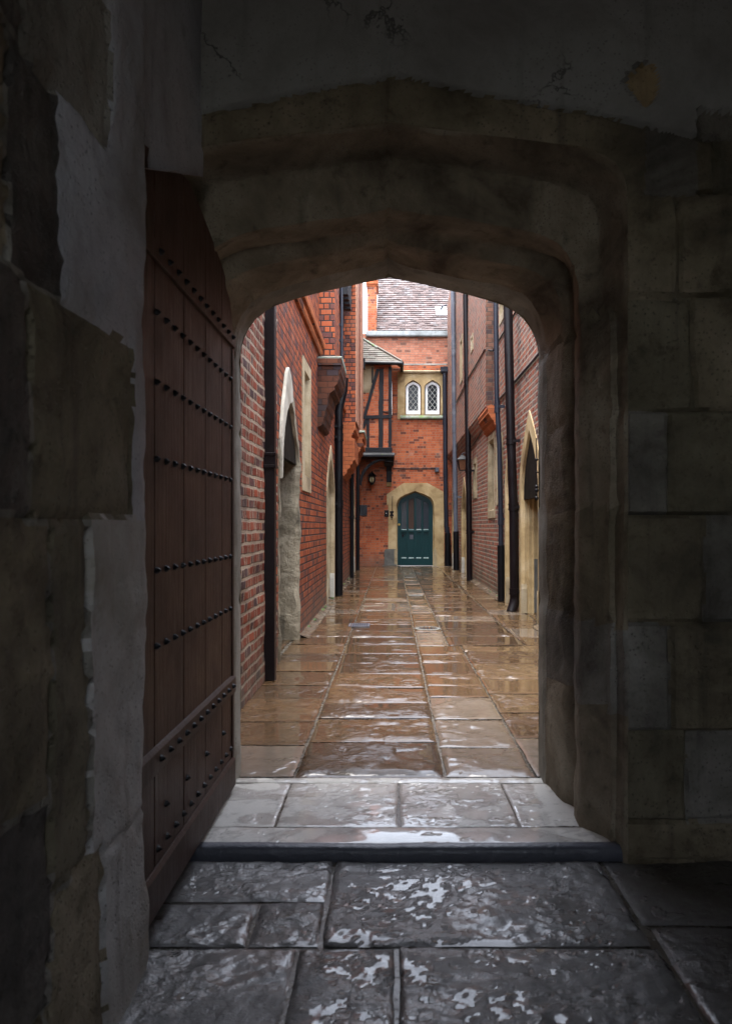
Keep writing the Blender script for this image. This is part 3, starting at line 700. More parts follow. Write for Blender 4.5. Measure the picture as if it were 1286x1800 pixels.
# front face of the gateway: ashlar on the right, arch stones, plaster above
mb = MB()
names = ['ragstone', 'ragstone_green', 'ragstone_grey', 'grey_plaster', 'moulding_stone', 'ochre_patch']
for nm in names: mb.mat(nm)
rows = [ZF, .10, .42, .80, 1.19, 1.56, 1.97, 2.34, 2.535, 2.9]
brk = [[1.30], [1.05, 1.55], [.99, 1.42], [1.12, 1.6], [.985, 1.5], [1.07, 1.7], [1.02, 1.35], [1.15, 1.7], [1.09]]
def ring_top(X):      # top edge of the arch stones
    t = abs(X - CX); return 2.745 - (.19 if X > 0 else .20) * t + .010 * nz((X, 0, 0), 5) + .005 * nz((X, 4, 0), 19)
def face_info(X, Z):
    """material index, groove depth, block offset"""
    zt = ring_top(X)
    w = .010 * nz((X, Z, 1), 4)
    if Z > zt and (X < 1.085 or Z > 2.63 + w):
        g = .012 * max(0, 1 - (Z - zt) / .012)
        pz = nz((X - .95, Z - 2.72, 0), 4, 4)
        patch = ((X - .895) / .055) ** 2 + ((Z - 2.72) / .075) ** 2 + nz((X, Z, 8), 14) * .8
        if patch < 1: return 5, .006, 0
        return 3, g, .012
    if Z > 2.24 and X < 1.085 and (Z > 2.33 or X < .84) and Z <= zt:
        jd = abs(X - CX)
        g = .008 * max(0, 1 - jd / .006) + .01 * max(0, 1 - (zt - Z) / .010)
        return (0 if X < .9 else 2), g, .0
    r = 0
    zz = Z + w
    while r < len(rows) - 2 and zz > rows[r + 1]: r += 1
    b = 0; xx = X + .012 * nz((X, Z, 5), 5)
    for q in brk[r]:
        if xx > q: b += 1
    jd = min(abs(zz - rows[r]), abs(zz - rows[r + 1]), min(abs(xx - q) for q in brk[r])) * (1 + .5 * nz((X, Z, 3), 8))
    sd = r * 7 + b * 3
    mi = (0, 1, 2, 0, 2, 1, 0)[(sd * 5 + r) % 7]
    return mi, .022 * max(0, 1 - jd / .013), .008 * math.sin(sd * 2.3)
def front_pt(X, Z):
    mi, g, o = face_info(X, Z)
    worn = .016 * nz((X, Z, 2), 2.5, 4) + .008 * nz((X, Z, 6), 11, 4)
    fade = min(1, max(0, (math.hypot(0, 0))))
    return 2.60 + g - o + worn * .8
inner = prof[-1][1]; Lp = len(inner)
def outer_pt(k):
    X, Z = inner[k]
    if k < NJ: return (-1.2, Z)
    if k >= Lp - NJ: return (2.4, Z)
    t = (k - NJ) / (Lp - 1 - 2 * NJ)
    zs = edges[-1][2]
    # polyline (-1.2,zs) -> (-1.2,3.6) -> (2.4,3.6) -> (2.4,zs)
    A, B, Cc, D = (-1.2, zs), (-1.2, 3.6), (2.4, 3.6), (2.4, zs)
    if t < .1: s_ = t / .1; return (A[0], A[1] + (B[1] - A[1]) * s_)
    if t > .82: s_ = (t - .82) / .18; return (2.4, Cc[1] + (D[1] - Cc[1]) * s_)
    s_ = (t - .1) / .72; return (B[0] + (Cc[0] - B[0]) * s_, 3.6)
# densify the path along k
kk = []
for k in range(Lp - 1):
    X, Z = inner[k]; kk += [k, k + .5] if k < Lp - NJ - 6 else [k, k + .34, k + .67]
kk.append(Lp - 1)
def ipt(k):
    a = int(math.floor(k)); b = min(a + 1, Lp - 1); t = k - a
    return tuple(inner[a][i] + (inner[b][i] - inner[a][i]) * t for i in (0, 1)), tuple(outer_pt(a)[i] + (outer_pt(b)[i] - outer_pt(a)[i]) * t for i in (0, 1))
i0 = len(mb.v); NR = 120
for k in kk:
    a, b = ipt(k)
    for j in range(NR + 1):
        t = (j / NR) ** 1.25
        X = a[0] + (b[0] - a[0]) * t; Z = a[1] + (b[1] - a[1]) * t
        yv = front_pt(X, Z) if j else 2.60
        mb.v.append(Vector((X, yv, Z)))
for a in range(len(kk) - 1):
    p, q = ipt(kk[a] + .1)
    for j in range(NR):
        t = ((j + .5) / NR) ** 1.25
        X = p[0] + (q[0] - p[0]) * t; Z = p[1] + (q[1] - p[1]) * t
        i = i0 + a * (NR + 1) + j
        mb.f.append((i, i + 1, i + NR + 2, i + NR + 1)); mb.m.append(face_info(X, Z)[0]); mb.c.append(.5)
mb.build('wall_face', gate, smooth=True)
# back face towards the alley
mb = MB().mat('old_red_brick')
ring = arch_path(.76, 2.0, 2.42, 6)
hole = [p for p in ring]; hole[0] = (hole[0][0], ZF - .02)
mb.holes([(-1.6, ZF - .02)] + hole + [(2.4, ZF - .02), (2.4, 3.95), (-1.6, 3.95)], [], lambda x, z: (x, 3.40, z))
mb.box(-1.6, 2.4, 3.0, 3.395, 3.62, 3.95)
mb.build('brick_backing', gate)
mb = MB().mat('buff_stone')
r0 = arch_path(.697, 1.95, 2.315, 6); r1 = arch_path(.775, 2.0, 2.43, 6)
i0 = len(mb.v)
for l, y in ((r0, 3.428), (r1, 3.428), (r1, 3.405)): mb.v += [Vector((x, y, z)) for x, z in l]
n_ = len(r0)
for a in range(2):
    for k in range(n_ - 1): mb.f.append((i0+a*n_+k, i0+a*n_+k+1, i0+(a+1)*n_+k+1, i0+(a+1)*n_+k)); mb.m.append(0); mb.c.append(.5)
mb.build('outer_arch_stones', gate)

# ================================================================== PASSAGE (left wall, right wall, vault, back)
pw = thing('passage_wall', (-.7, 1.0, ZF), 'plastered left wall of the dark passage with patches of bare stone blocks', 'wall')
mb = MB()
for nm in ('lime_plaster', 'ragstone', 'ragstone_green', 'pier_pale', 'soot_shadow_stone', 'ragstone_grey'): mb.mat(nm)
PXW = -.672
def side_info(Y, Z):
    w = .016 * nz((Y, Z, 0), 6, 4)
    y, z = Y + w, Z + .012 * nz((Y, Z, 7), 6, 4)
    # bare blocks, from the photograph: (y0, y1, z0, z1, material)
    for (a, b, c, d, mi) in ((1.37, 1.88, 1.17, 1.61, 2), (.5, 1.36, 1.17, 1.61, 4), (1.30, 1.50, 1.62, 2.03, 4), (.5, 1.29, 1.62, 2.03, 1), (1.36, 1.74, 2.04, 2.37, 5), (.5, 1.35, 2.04, 2.37, 4), (.5, 1.40, 2.38, 2.75, 2), (1.41, 1.58, 2.38, 2.75, 1), (.5, 1.5, 2.76, 3.3, 5), (1.45, 1.62, .42, 1.16, 2), (.5, 1.44, .62, 1.16, 1), (.5, 1.44, .2, .61, 4), (1.45, 1.70, -.1, .41, 1), (.5, 1.44, -.1, .19, 2)):
        if a < y < b and c < z < d:
            e = min(b - y, z - c, d - z); return mi, (.004 + .008 * max(0, 1 - e / .02)) * min(1, e / .008 + .2)
    if y < 1.445 or (z < 1.17 and y < 1.63) or (1.17 < z < 2.38 and y < 1.5): return 5, .016
    if z < 1.17: return 3, -.003 + (.010 * max(0, 1 - abs(z - .38) / .012))
    return 0, 0
def side_pt(Y, Z):
    mi, g = side_info(Y, Z)
    d = g + .012 * nz((Y, Z, 3), 2.4, 4) + .006 * nz((Y, Z, 5), 11, 4)
    fl = .05 * max(0, .22 - (Z - ZF)) if Z < .2 else 0       # spreading foot
    return PXW - d + fl
i0 = len(mb.v); y0_, y1_, z0_, z1_ = .55, 2.0, ZF - .01, 3.62; NU, NV = 110, 250
def corner(Y, Z):      # worn arris at Y=2.0
    return side_pt(Y, Z) - .02 * max(0, (Y - 1.975) / .025) ** 2
mb.grid(NU, NV, lambda a, b: (corner(y0_ + (y1_ - y0_) * a, z0_ + (z1_ - z0_) * b), y0_ + (y1_ - y0_) * a + .008 * nz((0, b * 3.6, 4), 3) * (a > .97), z0_ + (z1_ - z0_) * b),
        lambda a, b: side_info(y0_ + (y1_ - y0_) * a, z0_ + (z1_ - z0_) * b)[0])
mb.mat('lime_plaster')
# return face of the recess, the recess back, its sloping soffit and the wall above
def zsof(Y): return 2.13 + (Y - 2.0) * .45
mb.grid(6, 60, lambda a, b: (-.692 - .16 * a, 2.0 + .008 * nz((0, b * 2.2, 4), 3) * (a < .01), z0_ + (2.13 - z0_) * b))
mb.grid(10, 40, lambda a, b: (-.85, 2.0 + .62 * a, z0_ + (2.45 - z0_) * b))
mb.grid(20, 6, lambda a, b: (-.85 + .175 * b, 2.0 + .62 * a, zsof(2.0 + .62 * a) - .004 * nz((a, b, 0), 4)))
mb.grid(40, 50, lambda a, b: (PXW - .02 * (1 - a) - .003 + .006 * nz((a * .6, b * 1.4, 2), 3), 2.0 + .615 * a, zsof(2.0 + .6 * a) + (3.62 - zsof(2.0 + .6 * a)) * b))
mb.grid(4, 4, lambda a, b: (PXW - .02, -4.2 + 4.75 * a, z0_ + 3.66 * b))
mb.build('wall_surface', pw, smooth=True)
mb = MB().mat('lime_plaster'); mb.box(-1.3, -.86, -4.3, 3.0, ZF - .06, 3.62); mb.box(-1.3, -.862, 2.66, 3.39, ZF - .06, 3.6)
mb.build('wall_core', pw)
vault = thing('passage_ceiling', (.8, 0, 3.62), 'plain plaster ceiling closing the dark passage overhead', 'ceiling')
mb = MB().mat('grey_plaster'); mb.box(-1.3, 2.7, -4.3, 3.0, 3.615, 3.8); mb.build('soffit', vault)
rw = thing('passage_wall', (2.4, 0, ZF), 'unlit stone right wall of the passage beyond the gateway jamb, with a gap added for light', 'wall')
WY0, WY1, WZa, WZb = -1.45, -.85, 1.1, 3.2  # unseen opening added to throw side light onto the left wall
mb = MB().mat('ragstone'); mb.box(2.35, 2.7, -4.3, WY0, ZF - .06, 3.61); mb.box(2.35, 2.7, WY1, 2.75, ZF - .06, 3.61); mb.box(2.35, 2.7, WY0, WY1, ZF - .06, WZa); mb.box(2.35, 2.7, WY0, WY1, WZb, 3.61); mb.build('stone_face', rw)
bw = thing('passage_wall', (.8, -4.2, ZF), 'rear stone wall of the passage with a gap behind the viewer added to let light in', 'wall')
mb = MB().mat('ragstone'); OX0, OX1 = -.1, .85  # unseen opening added to light the passage from behind
mb.box(-.86, OX0, -2.9, -2.6, ZF - .05, 3.61); mb.box(OX1, 2.349, -2.9, -2.6, ZF - .05, 3.61); mb.box(OX0, OX1, -2.9, -2.6, 3.3, 3.61); mb.box(OX0, OX1, -2.9, -2.6, ZF - .05, 1.2); mb.build('stone_face', bw)

# ================================================================== STUDDED DOOR LEAF
dr = thing('studded_door', (-.72, 3.19, .02), 'heavy brown oak door leaf with rows of iron studs standing open against the left wall', 'door')
LX0, LX1 = -.752, -.694
def leaf_top(Y):
    t = abs(Y - 2.51) / .68; u = min(1, t)
    for (u0, w0), (u1, w1) in zip(curve[::-1], curve[::-1][1:]):
        if u0 <= u <= u1: w = w0 + (w1 - w0) * (u - u0) / (u1 - u0); break
    return 1.96 + (2.335 - 1.96) * w
ys = [3.19, 2.985, 2.72, 2.44, 2.14, 1.83]
for a, c in zip(ys, ys[1:]):
    mb = MB().mat('oak'); n_ = 8
    pr = [(a - .003, .15)] + [(a - .003 + (c + .006 - a) * k / n_, leaf_top(a - .003 + (c + .006 - a) * k / n_)) for k in range(n_ + 1)] + [(c + .003, .15)]
    mb.prism(pr, lambda p, e: ((LX0 + .02, LX1)[e], p[0], p[1])); mb.build('plank', dr, bevel=.004)
mb = MB().mat('dark_oak')
mb.prism([(3.19, .02)] + [(3.19 - 1.36 * k / 24, leaf_top(3.19 - 1.36 * k / 24) + .0) for k in range(25)] + [(1.83, .02)], lambda p, e: ((LX0, LX0 + .019)[e], p[0], p[1]))
mb.build('backing_board', dr)
for z0, z1, t in ((.022, .148, .012), (.43, .505, .014), (1.925, 1.99, .012)):
    mb = MB().mat('dark_oak' if z0 < 1 else 'oak')
    mb.prism([(z0, LX0 + .019 if z0 < .1 else LX1 - .002), (z0, LX1 + t), (z1 - .012, LX1 + t), (z1, LX1 + .002), (z1, LX0 + .019 if z0 < .1 else LX1 - .002)], lambda p, e: (p[1], (3.188, 1.832)[e], p[0]))
    mb.build('ledge', dr, bevel=.002)
mb = MB().mat('dark_oak')
for Yv in (3.175, 1.85): mb.box(LX1 + .0005, LX1 + .006, Yv - .014, Yv + .014, .15, 1.92)
mb.build('edge_strip', dr)
studs = []
for z, xo in ((1.958, .012), (1.78, 0), (1.574, 0), (1.348, 0), (1.02, 0), (.797, 0), (.467, .014), (.195, 0)):
    for k in range(12): studs.append((3.125 - k * .0885 + (.012 if z == .195 else 0), z, xo))
for Y_, z in ((3.0, .30), (2.73, .30), (2.47, .30), (2.24, .30)): studs.append((Y_, z, 0))
for (Y_, z, xo) in studs:
    mb = MB().mat('black_iron'); x = LX1 + xo; s_ = .0118; a = random.uniform(-.15, .15)
    c0 = [(x - .002, Y_ + s_ * math.cos(a + q), z + s_ * math.sin(a + q)) for q in [k * math.pi / 4 for k in range(8)]]
    c1 = [(x + .008, Y_ + s_ * .72 * math.cos(a + q), z + s_ * .72 * math.sin(a + q)) for q in [k * math.pi / 4 for k in range(8)]]
    i = len(mb.v); mb.v += [Vector(p) for p in c0 + c1] + [Vector((x + .016, Y_, z))]
    for k in range(8):
        mb.f += [(i+k, i+(k+1)%8, i+8+(k+1)%8, i+8+k), (i+8+k, i+8+(k+1)%8, i+16)]; mb.m += [0, 0]; mb.c += [.5, .5]
    mb.build('stud', dr)

# ================================================================== LEFT BUILDING
lb = thing('brick_building', (XL - .5, 12, 0), 'orange brick range along the left of the alley with pointed doorways and corbelled chimney', 'building')
h = []
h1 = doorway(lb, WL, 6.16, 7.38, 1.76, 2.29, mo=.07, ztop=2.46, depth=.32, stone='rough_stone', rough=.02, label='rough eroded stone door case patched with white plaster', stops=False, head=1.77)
h2 = doorway(lb, WL, 10.72, 11.86, 1.62, 2.18, mo=.15, ztop=2.40, depth=.26, stone='buff_stone', stops='white', steps=2)
h3 = doorway(lb, WL, 17.3, 18.3, 1.62, 2.15, mo=.15, ztop=2.38, depth=.26, stone='buff_stone', stops='white')
w1 = window(lb, WL, 7.71, 8.47, 1.53, 2.955, fr=.13, stone='buff_stone', depth=.2)
w2 = window(lb, WL, 12.7, 13.5, 1.45, 2.7, fr=.13, stone='buff_stone', depth=.2)
mb = MB().mat('orange_brick')
mb.holes([(6.0, -.05), (h1[0][0], -.05)] + h1[0:] + [(h1[-1][0], -.05), (h2[0][0], -.05)] + h2 + [(h2[-1][0], -.05), (h3[0][0], -.05)] + h3 + [(h3[-1][0], -.05), (YE, -.05), (YE, TOP), (13.95, TOP), (13.95, 5.8), (9.6, 5.8), (9.6, 4.4), (6.0, 4.4)],
         [w1, w2], lambda u, v: (XL, u, v))
mb.mat('orange_brick').box(XL - 3, XL - .36, 6.0, 9.6, -.05, 4.4).box(XL - 3, XL - .36, 9.6, 13.95, -.05, 5.8).box(XL - 3, XL - .36, 13.95, 24, -.05, TOP)
mb.box(XL - .36, XL - .002, 6.0, 9.6, 4.3, 4.399).box(XL - .36, XL - .002, 9.6, 13.95, 5.7, 5.799).box(XL - .36, XL - .002, 13.96, YE, TOP - .1, TOP - .001)
mb.build('wall', lb)
mb = MB().mat('old_red_brick')
mb.grid(60, 200, lambda a, b: (XL + .004 + .012 * nz((0, 3.4 + 2.6 * a, 7.6 * b), 2.2, 4), 3.425 + 2.575 * a, -.05 + 4.15 * b))
mb.box(XL - 3, XL - .05, 3.425, 5.999, -.05, 4.1)
tag(mb.build('old_wall', lb, smooth=True), 'darker old brickwork with thick pale mortar')
mb = MB().mat('white_plaster')        # plaster patch on the near shoulder of the first doorway
zz = []
near = [(6.135, 1.55), (6.12, 1.75), (6.12, 1.9), (6.15, 2.04), (6.22, 2.2), (6.33, 2.36), (6.42, 2.5), (6.52, 2.57), (6.66, 2.52), (6.77, 2.42), (6.77, 2.30), (6.6, 2.26), (6.42, 2.16), (6.27, 2.0), (6.18, 1.8), (6.155, 1.6)]
mb.prism(near, lambda p, e: (XL + (.004, .034)[e] , p[0] + .006 * nz((p[0], p[1], 0), 8), p[1])); mb.build('plaster_patch', lb, bevel=.004)
# string course: moulded brick
def string_course(mb, y0, y1, zb):
    pr = [(.0, zb), (.03, zb), (.045, zb + .03), (.045, zb + .075), (.075, zb + .085), (.085, zb + .12), (.085, zb + .15), (.06, zb + .16), (.04, zb + .21), (.0, zb + .23)]
    mb.prism(pr, lambda p, e: (XL + p[0] + .001, (y0, y1)[e], p[1]))
mb = MB().mat('moulded_brick'); string_course(mb, 6.05, 9.48, 3.36); string_course(mb, 10.15, 13.9, 3.22); string_course(mb, 14.6, YE - .9, 3.05)
mb.build('string_course', lb)
# corbelled breast 1
def bank(mb, x0, x1, y0, y1, z0, z1): mb.box(x0, x1, y0, y1, z0, z1)
mb = MB().mat('orange_brick'); mb.box(XL - .01, -.745, 9.5, 10.25, 3.30, 6.0)
mb.build('chimney_breast', lb)
mb = MB().mat('mossy_lead')
mb.prism([(9.30, 3.285), (9.30, 3.305), (9.46, 3.35), (10.3, 3.35), (10.35, 3.285)], lambda p, e: ((XL + .001, -.645)[e], p[0], p[1])); mb.build('breast_ledge', lb)
mb = MB().mat('sooty_brick')
def corbel(mb, ya, yb, zt, steps, xmax):
    """steps: list of (x, z) profile from the front top down to the wall"""
    pr = [(XL + .001, zt), (xmax, zt)] + steps
    mb.prism(pr, lambda p, e: (p[0], (ya, yb)[e], p[1]))
mb.box(XL + .001, -.65, 9.29, 10.33, 3.20, 3.284)
corbel(mb, 9.32, 10.3, 3.199, [(-.655, 3.12), (-.672, 3.08), (-.672, 3.04), (-.70, 2.97), (-.735, 2.93), (-.735, 2.89), (-.79, 2.85), (-.80, 2.83), (-.82, 2.76), (-.825, 2.68), (-.845, 2.64), (-.86, 2.56), (-.875, 2.52), (-.885, 2.46), (-.91, 2.43), (XL + .001, 2.42)], -.655)
mb.build('corbel', lb)
# corbelled breast 2, with pale pilaster strips on its alley side
mb = MB().mat('orange_brick'); mb.box(XL - .01, -.70, 13.951, 17.0, 3.12, TOP)
mb.build('chimney_breast', lb)
for ya, yb in ((13.952, 14.9), (16.0, 17.0)):
    mb = MB().mat('buff_brick'); mb.box(-.70, -.675, ya, yb, 3.14, TOP); mb.build('pilaster_strip', lb, bevel=.004)
mb = MB().mat('moulded_brick')
corbel(mb, 13.9, 15.3, 3.119, [(-.70, 2.99), (-.735, 2.96), (-.735, 2.91), (-.77, 2.88), (-.77, 2.83), (-.71, 2.81), (-.71, 2.42), (-.75, 2.38), (-.75, 2.34), (-.80, 2.31), (-.80, 2.26), (-.86, 2.22), (-.86, 2.16), (XL + .001, 2.08)], -.70)
mb.build('corbel', lb)
mb = MB().mat('moulded_brick')
corbel(mb, 15.6, 16.9, 3.14, [(-.60, 3.10), (-.61, 3.03), (-.64, 3.0), (-.64, 2.96), (-.62, 2.94), (-.62, 2.88), (-.67, 2.84), (-.67, 2.78), (-.72, 2.72), (-.75, 2.6), (-.83, 2.5), (XL + .001, 2.40)], -.60)
mb.mat('mossy_lead'); mb.prism([(15.55, 3.141), (15.55, 3.16), (15.65, 3.20), (16.9, 3.20), (16.95, 3.141)], lambda p, e: ((XL + .001, -.585)[e], p[0], p[1]))
mb.build('corbel', lb)
# dark eaves brackets high between the breasts
mb = MB().mat('black_timber')
for k in range(4): mb.box(XL + .001, -.76, 12.6 + k * .28, 12.75 + k * .28, 5.15 + .0 * k, 5.75)
mb.box(XL + .001, -.74, 12.5, 13.94, 5.751, 5.82); mb.build('eaves_bracket', lb)
for k in range(12):
    y = random.uniform(7.5, 17); mb = MB().mat('moss'); mb.sphere((XL + .02, y, .03), random.uniform(.015, .03), 1, 1.9, .5, 8, 5); mb.build('moss_tuft', lb, smooth=True)

# ================================================================== RIGHT BUILDING
rb = thing('brick_building', (XR + .5, 12, 0), 'weathered brown brick range on the right of the alley with gold stone doorways', 'building')
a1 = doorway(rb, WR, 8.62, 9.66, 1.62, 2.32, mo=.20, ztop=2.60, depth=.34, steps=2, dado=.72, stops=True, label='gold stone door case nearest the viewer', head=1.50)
a2 = doorway(rb, WR, 10.22, 10.98, 1.66, 2.30, mo=.14, ztop=2.58, depth=.28, steps=2)
a3 = doorway(rb, WR, 16.95, 18.0, 1.5, 2.12, mo=.14, ztop=2.33, depth=.24, stops='white')
a4 = doorway(rb, WR, 19.95, 20.75, 1.5, 2.10, mo=.12, ztop=2.33, depth=.24, stops='white')
v1 = window(rb, WR, 12.22, 13.1, 1.29, 2.74, fr=.10, depth=.22)
v2 = window(rb, WR, 11.36, 12.06, 1.5, 2.62, fr=.10, depth=.2)
v3 = window(rb, WR, 14.82, 15.5, 1.73, 2.56, fr=.11, depth=.2)
v4 = window(rb, WR, 11.0, 11.7, 4.35, 5.1, fr=.10, depth=.2)
mb = MB().mat('weathered_brick')
mb.holes([(3.43, -.05)] + a1 + a2 + a3 + a4 + [(YE, -.05), (YE, TOP), (12.44, TOP), (12.44, 5.2), (8.5, 5.2), (8.5, 3.9), (3.43, 3.9)], [v1, v2, v3, v4], lambda u, v: (XR, u, v))
mb.box(XR + .4, XR + 3, 3.43, 8.5, -.05, 3.9).box(XR + .4, XR + 3, 8.5, 12.44, -.05, 5.2).box(XR + .4, XR + 3, 12.44, 24, -.05, TOP)
mb.build('wall', rb)
mb = MB().mat('weathered_brick')
u1 = window(rb, WJ, 16.5, 17.1, 4.45, 5.5, fr=.09, depth=.12)
u2 = window(rb, WJ, 14.35, 14.75, 4.62, 4.95, fr=.05, depth=.12, bars=False)
mb.holes([(12.43, 3.2), (YE, 3.2), (YE, TOP), (12.43, TOP)], [u1, u2], lambda u, v: (XJ, u, v))
mb.mat('quoin_brick'); mb.face([(XJ, 12.43, 3.2), (XR + .001, 12.43, 3.2), (XR + .001, 12.43, TOP), (XJ, 12.43, TOP)]); mb.mat('weathered_brick')
mb.grid(1, 4, lambda a, b: (XJ + (XR - XJ) * b, 12.43 + (YE - 12.43) * a, 3.2 - .30 * b))
mb.face([(XJ, 12.43, 3.2), (XR, 12.43, 3.2), (XR, 12.43, 2.9)])
mb.build('upper_wall', rb)
mb = MB().mat('moulded_brick')       # terracotta hood over the window
pr = [(.0, 3.10), (.10, 3.14), (.155, 3.12), (.165, 3.08), (.15, 3.03), (.155, 3.0), (.12, 2.96), (.10, 2.91), (.06, 2.88), (.05, 2.83), (.0, 2.76)]
mb.prism(pr, lambda p, e: (XR - .001 - p[0], (11.95, 13.3)[e], p[1]))
tag(mb.build('window_hood', rb), 'bright terracotta hood')
for k in range(14):
    y = random.uniform(11.3, 16.5); mb = MB().mat('moss'); mb.sphere((XR - .02, y, .02), random.uniform(.015, .03), 1, 2, .5, 8, 5); mb.build('moss_tuft', rb, smooth=True)

# ================================================================== END BUILDING
eb = thing('brick_building', (.4, YE, 0), 'red brick building closing the alley, with green door and leaded window', 'building')
def ex(px): return (px - PX0) / F * YE
def ez(py): return H + (PY0 - py) / F * YE
DU0, DU1, DZS, DZA = ex(696), ex(763), ez(893), ez(863)
# door surround: polygonal outer outline
mb = MB().mat('gold_stone')
inn = [(DU0, 0.0), (DU0, DZS)]; c_ = (DU0 + DU1) / 2; hw = (DU1 - DU0) / 2
A = [(c_ - hw * u, DZS + (DZA - DZS) * w) for u, w in curve] ; B = [(c_ + hw * u, DZS + (DZA - DZS) * w) for u, w in curve[::-1]]
inn += A[1:] + B[1:] + [(DU1, 0.0)]
outl = [(ex(682), 0), (ex(682), ez(888)), (ex(679.5), ez(888)), (ex(679.5), ez(869)), (ex(709), ez(849)), (ex(751), ez(849)), (ex(780), ez(865)), (ex(780), 0)]
mb.holes([(x, z) for x, z in outl] + list(reversed(inn)), [], lambda u, v: WE(u, v, .02))
o_ = outl
i = len(mb.v)
for d in (.02, -.05): mb.v += [Vector(WE(u, v, d)) for u, v in o_]
for k in range(len(o_) - 1): mb.f.append((i+k, i+k+1, i+len(o_)+k+1, i+len(o_)+k)); mb.m.append(0); mb.c.append(.5)
inn2 = [(c_ + (u - c_) * .965, v - (.02 if v > .1 else 0)) for u, v in inn]
inn3 = [(c_ + (u - c_) * .93, v - (.035 if v > .1 else 0)) for u, v in inn]
strip(mb, WE, [(inn, .02), (inn2, -.04), (inn2, -.07), (inn3, -.09), (inn3, -.2)])
surround = tag(mb.build('door_surround', eb), 'gold stone surround with sloping shoulders')
mb = MB().mat('damp_stone')
mb.prism([(ex(675), 0), (ex(675), ez(968)), (ex(678), ez(965)), (ex(695.5), ez(965)), (ex(695.5), 0)], lambda p, e: WE(p[0], p[1], (-.02, .035)[e]))
mb.build('grey_plinth', surround, bevel=.006)
for a in (695.5, 764.5): mb = MB().mat('buff_stone'); mb.prism([(ex(a) - .045, 0), (ex(a) - .045, ez(968)), (ex(a), ez(963)), (ex(a) + .045, ez(968)), (ex(a) + .045, 0)], lambda p, e: WE(p[0], p[1], (.0, .042)[e])); mb.build('jamb_stop', surround, bevel=.005)
mb = MB().mat('damp_stone'); mb.prism([(ex(672), 0), (ex(672), .02), (ex(690), .06), (ex(697), .05), (ex(697), 0)], lambda p, e: WE(p[0], p[1], (.036, .16)[e])); mb.build('splash_stone', surround)
# the green door
dl, drr = ex(697.5), ex(761.5)
mb = MB().mat('green_paint'); lay = -.14
def gtop(u, k=0.0):
    t = min(1, abs(u - c_) / (hw * .94))
    for (u0, w0), (u1, w1) in zip(curve[::-1], curve[::-1][1:]):
        if u0 <= t <= u1: w = w0 + (w1 - w0) * (t - u0) / (u1 - u0); break
    return DZS + (DZA - DZS) * w - .03 - k
def dpanel(mb, u0, u1, z0, zt, d0, d1, n=6):
    pr = [(u0, z0)] + [(u0 + (u1 - u0) * k / n, zt(u0 + (u1 - u0) * k / n) if callable(zt) else zt) for k in range(n + 1)] + [(u1, z0)]
    mb.prism(pr, lambda p, e: WE(p[0], p[1], (d0, d1)[e]))
dpanel(mb, dl, drr, .02, gtop, lay - .03, lay, 16)
lu = [ex(705), ex(714.5), ex(718), ex(727.5), ex(731.5), ex(740.5), ex(744), ex(753.5)]
zmid, zlow = ez(933), ez(982)
dpanel(mb, dl, lu[0], .02, gtop, lay, lay + .035); dpanel(mb, lu[-1], drr, .02, gtop, lay, lay + .035)
for k in (1, 3, 5): dpanel(mb, lu[k], lu[k + 1], zlow, lambda u: gtop(u, .10), lay, lay + .035, 3)
dpanel(mb, lu[0], lu[-1], .02, zlow, lay, lay + .035)
dpanel(mb, lu[0], lu[-1], zmid - .04, zmid + .02, lay, lay + .034)
pr = [(u, gtop(u)) for u in [lu[0] + (lu[-1] - lu[0]) * k / 16 for k in range(17)]] + [(u, gtop(u, .15)) for u in [lu[-1] + (lu[0] - lu[-1]) * k / 16 for k in range(17)]]
mb.prism(pr, lambda p, e: WE(p[0], p[1], (lay, lay + .036)[e]))
door = mb.build('green_door', eb, bevel=.003)
for k in (0, 2, 4, 6):
    mb = MB().mat('door_glass' if k != 2 else 'dark_oak')
    dpanel(mb, lu[k] + .002, lu[k + 1] - .002, zmid + .02, lambda u: gtop(u, .152), lay + .001, lay + .006, 3); mb.build('glass_panel', door)
    for zz in (zmid + .02, zlow): mb = MB().mat('sill_green'); mb.prism([(lay, zz), (lay + .04, zz), (lay, zz + .035)], lambda p, e: WE((lu[k], lu[k + 1])[e], p[1], p[0])); mb.build('weather_sill', door)
mb = MB().mat('brass'); mb.tube([WE(ex(701), ez(922), lay + .035), WE(ex(701), ez(922), lay + .05)], .035, 14); mb.sphere(WE(ex(701), ez(922), lay + .07), .022); mb.build('knob', door, smooth=True)
mb = MB().mat('black_iron'); mb.tube([WE(ex(708), ez(941), lay + .002), WE(ex(708), ez(941), lay + .012)], .035, 12)
mb.tube([WE(ex(708) + .03 * math.cos(t), ez(941) - .01 + .03 * math.sin(t), lay + .03) for t in [k * math.pi / 6 for k in range(13)]], .006, 6); mb.build('ring_handle', door)
mb = MB().mat('edge_metal'); mb.box(ex(720), ex(726), YE + .135, YE + .139, ez(948), ez(940)); mb.build('letter_plate', door)
